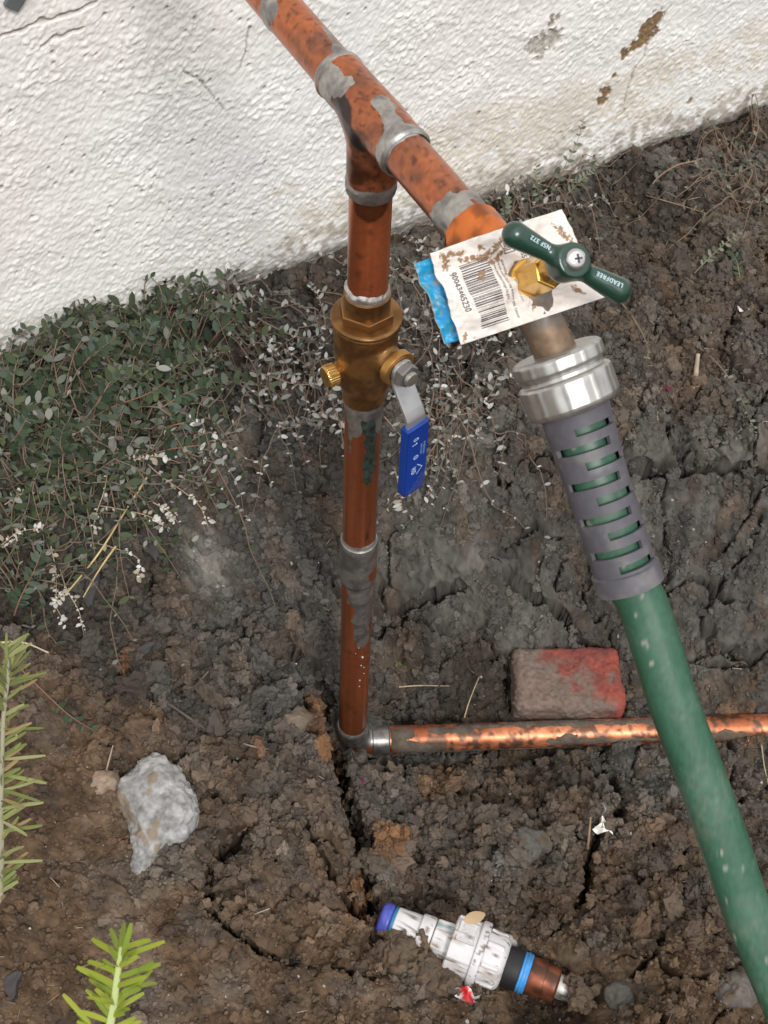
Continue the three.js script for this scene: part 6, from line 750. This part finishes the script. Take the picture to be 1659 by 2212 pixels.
{ // litter
  const leafThing = (u, v, L, w, c, label, dirPx, lift, name = 'dry_leaf', cat = 'leaf') => { const g = leafGeo(L, w, 0.35, 0.3, 8, 0.7), p = gp(u, v, lift), q = gp(u + dirPx[0], v + dirPx[1], lift), d = q.sub(p).setY(0.004).normalize(); g.applyMatrix4(new THREE.Matrix4().compose(p, qLeaf(d, V(0.2, 1, 0.3)), V(1, 1, 1))); solo(name, g, leafMat(...c, 0.2), label, cat); };
  const top = FA.clone().lerp(FB, 0.42); { const g = leafGeo(0.016, 0.009, 0.3, 0.25, 8, 0.7), p = atDepth(1002, 1990, 1.0), q = atDepth(1052, 1968, 1.0); g.applyMatrix4(new THREE.Matrix4().compose(p, qLeaf(q.clone().sub(p), FW.clone().negate()), V(1, 1, 1))); solo('dry_leaf', g, leafMat(0.55, 0.4, 0.24, 0.2), 'curled tan leaf resting on the union nut', 'leaf'); }
  leafThing(792, 1860, 0.014, 0.005, [0.5, 0.36, 0.2], 'tan seed husk caught in the deep bank crack', [24, -18], 0.004, 'seed_husk', 'husk');
  leafThing(800, 1890, 0.016, 0.004, [0.42, 0.3, 0.2], 'brown seed husk lower in the bank crack', [22, 30], 0.004, 'seed_husk', 'husk');
  leafThing(1370, 530, 0.009, 0.005, [0.5, 0.4, 0.3], 'pale fleck of leaf under the handle hub', [10, 12], 0.002);
  leafThing(1590, 345, 0.008, 0.005, [0.45, 0.3, 0.15], 'orange leaf scrap near the wall corner', [16, -8], 0.003);
  for (const [u, v, lab] of [[778, 1689, 'magenta petal in the pit below the elbow'], [1445, 837, 'magenta petal under the pale stick']]) { const g = lump(u, 2, 0.5); g.scale(0.0032, 0.0014, 0.0026); const p = gp(u, v, 0.0012); g.translate(p.x, p.y, p.z); solo('petal', g, leafMat(0.2, 0.012, 0.07, 0.2), lab, 'petal'); }
  for (const [u, v, s, lab] of [[1605, 665, 0.0045, 'white paint flake on dark soil above the stick'], [632, 1438, 0.004, 'white crumbled fleck on soil left of the riser'], [1060, 1900, 0.0018, 'white fleck on the clod above the union'], [1535, 1060, 0.003, 'pale splinter by the right hand crack']]) { const g = lump(u, 2, 0.6); g.scale(s, s * 0.35, s * 0.8); const p = gp(u, v, s * 0.4); g.translate(p.x, p.y, p.z); solo('paint_flake', g, std({ color: lin(0.62, 0.58, 0.6), roughness: 0.7 }), lab, 'flake'); }
  // paper scrap with letters
  const cv = document.createElement('canvas'); cv.width = cv.height = 128; const c = cv.getContext('2d'); c.fillStyle = '#e9e7e2'; c.fillRect(0, 0, 128, 128); c.fillStyle = '#4d3a2a'; c.font = 'bold 64px sans-serif'; c.save(); c.translate(28, 88); c.rotate(-0.25); c.fillText('LP', 0, 0); c.restore(); c.fillStyle = '#6b5440'; c.beginPath(); c.ellipse(110, 15, 40, 18, 0.7, 0, 7); c.fill(); c.beginPath(); c.ellipse(8, 30, 14, 30, 0.2, 0, 7); c.fill();
  const tx = new THREE.CanvasTexture(cv); tx.colorSpace = THREE.SRGBColorSpace; const q = new THREE.BoxGeometry(0.015, 0.013, 0.0004, 8, 8, 1); { const p = q.attributes.position; for (let i = 0; i < p.count; i++) { const x = p.getX(i), y = p.getY(i); p.setXYZ(i, x * (0.8 + 0.45 * n2(y * 260, 2, 5)) + 0.15 * y, y * (0.8 + 0.4 * n2(x * 260, 4, 6)) - 0.2 * x, p.getZ(i) + 0.005 * n2(x * 190, y * 190, 3)); } q.computeVertexNormals(); } const p = atY(1306, 1784, -0.146), nrm = FW.clone().negate().add(V(0, 0.6, 0)).normalize(), rx = RT.clone().addScaledVector(nrm, -RT.dot(nrm)).normalize(); toWorld(q, p, rx, V(0, 0, 0).crossVectors(nrm, rx), nrm); solo('paper_scrap', q, phys({ map: tx, roughness: 0.35 }), 'shiny white paper scrap with two letters at a crack', 'litter');
  // plastic film scrap at the union
  const fs = new THREE.BoxGeometry(0.016, 0.020, 0.0003, 10, 12, 1); { const a = fs.attributes.position; for (let i = 0; i < a.count; i++) { const x = a.getX(i), y = a.getY(i); a.setXYZ(i, x * (0.7 + 0.5 * n2(y * 200, 2, 9)), y * (0.8 + 0.5 * n2(x * 200, 4, 10)) - 0.4 * x, a.getZ(i) + 0.006 * n2(x * 150, y * 150, 8)); } fs.computeVertexNormals(); } colour(fs, (x, y) => (Math.abs(x + 0.25 * y) < 0.0035 ? [0.55, 0.02, 0.02] : [0.55, 0.55, 0.55])); const fp = atY(1012, 2162, -0.15); toWorld(fs, fp, rx, V(0, 0, 0).crossVectors(nrm, rx), nrm); solo('plastic_scrap', fs, vc(0.25), 'crumpled clear plastic scrap with red stripe under the union', 'litter');
  // wet root / thread at the crack
  stick('wire_bit', 'curled grey wire end at the crack below the trench pipe', [[1288, 1745, 0.004], [1300, 1735, 0.012], [1308, 1748, 0.014], [1300, 1760, 0.01]], 0.0009, [0.22, 0.22, 0.24]);
}
{ // scattered straw and root bits
  const R = rng(909), g = new THREE.CylinderGeometry(0.00035, 0.00022, 1, 4, 1), n = 420, im = new THREE.InstancedMesh(g, std({ color: 0xffffff, roughness: 0.9 }), n), M = new THREE.Matrix4();
  for (let i = 0; i < n; i++) { const rt = R() < 0.6, u = rt ? 1250 + 420 * R() : R() * 1659, v = rt ? 420 + 560 * R() : 600 + 1600 * R(), p = gp(u, v, 0.0012 + 0.002 * R()), a = R() * 6.28, L = 0.004 + 0.014 * R() * R(), c = [[0.32, 0.24, 0.16], [0.22, 0.14, 0.09], [0.4, 0.34, 0.27]][Math.floor(R() * 3)]; M.compose(p, new THREE.Quaternion().setFromUnitVectors(V(0, 1, 0), V(Math.cos(a), 0.25 * (R() - 0.3), Math.sin(a)).normalize()), V(1, L, 1)); im.setMatrixAt(i, M); im.setColorAt(i, lin(...mul(c, 0.6 + 0.6 * R()))); }
  im.name = 'straw_litter'; shadows(im); scene.add(im); tag(im, 'short bits of straw and root scattered over the soil', 'straw litter', null, 'stuff');
}
console.log('done');
renderer.render(scene, camera);
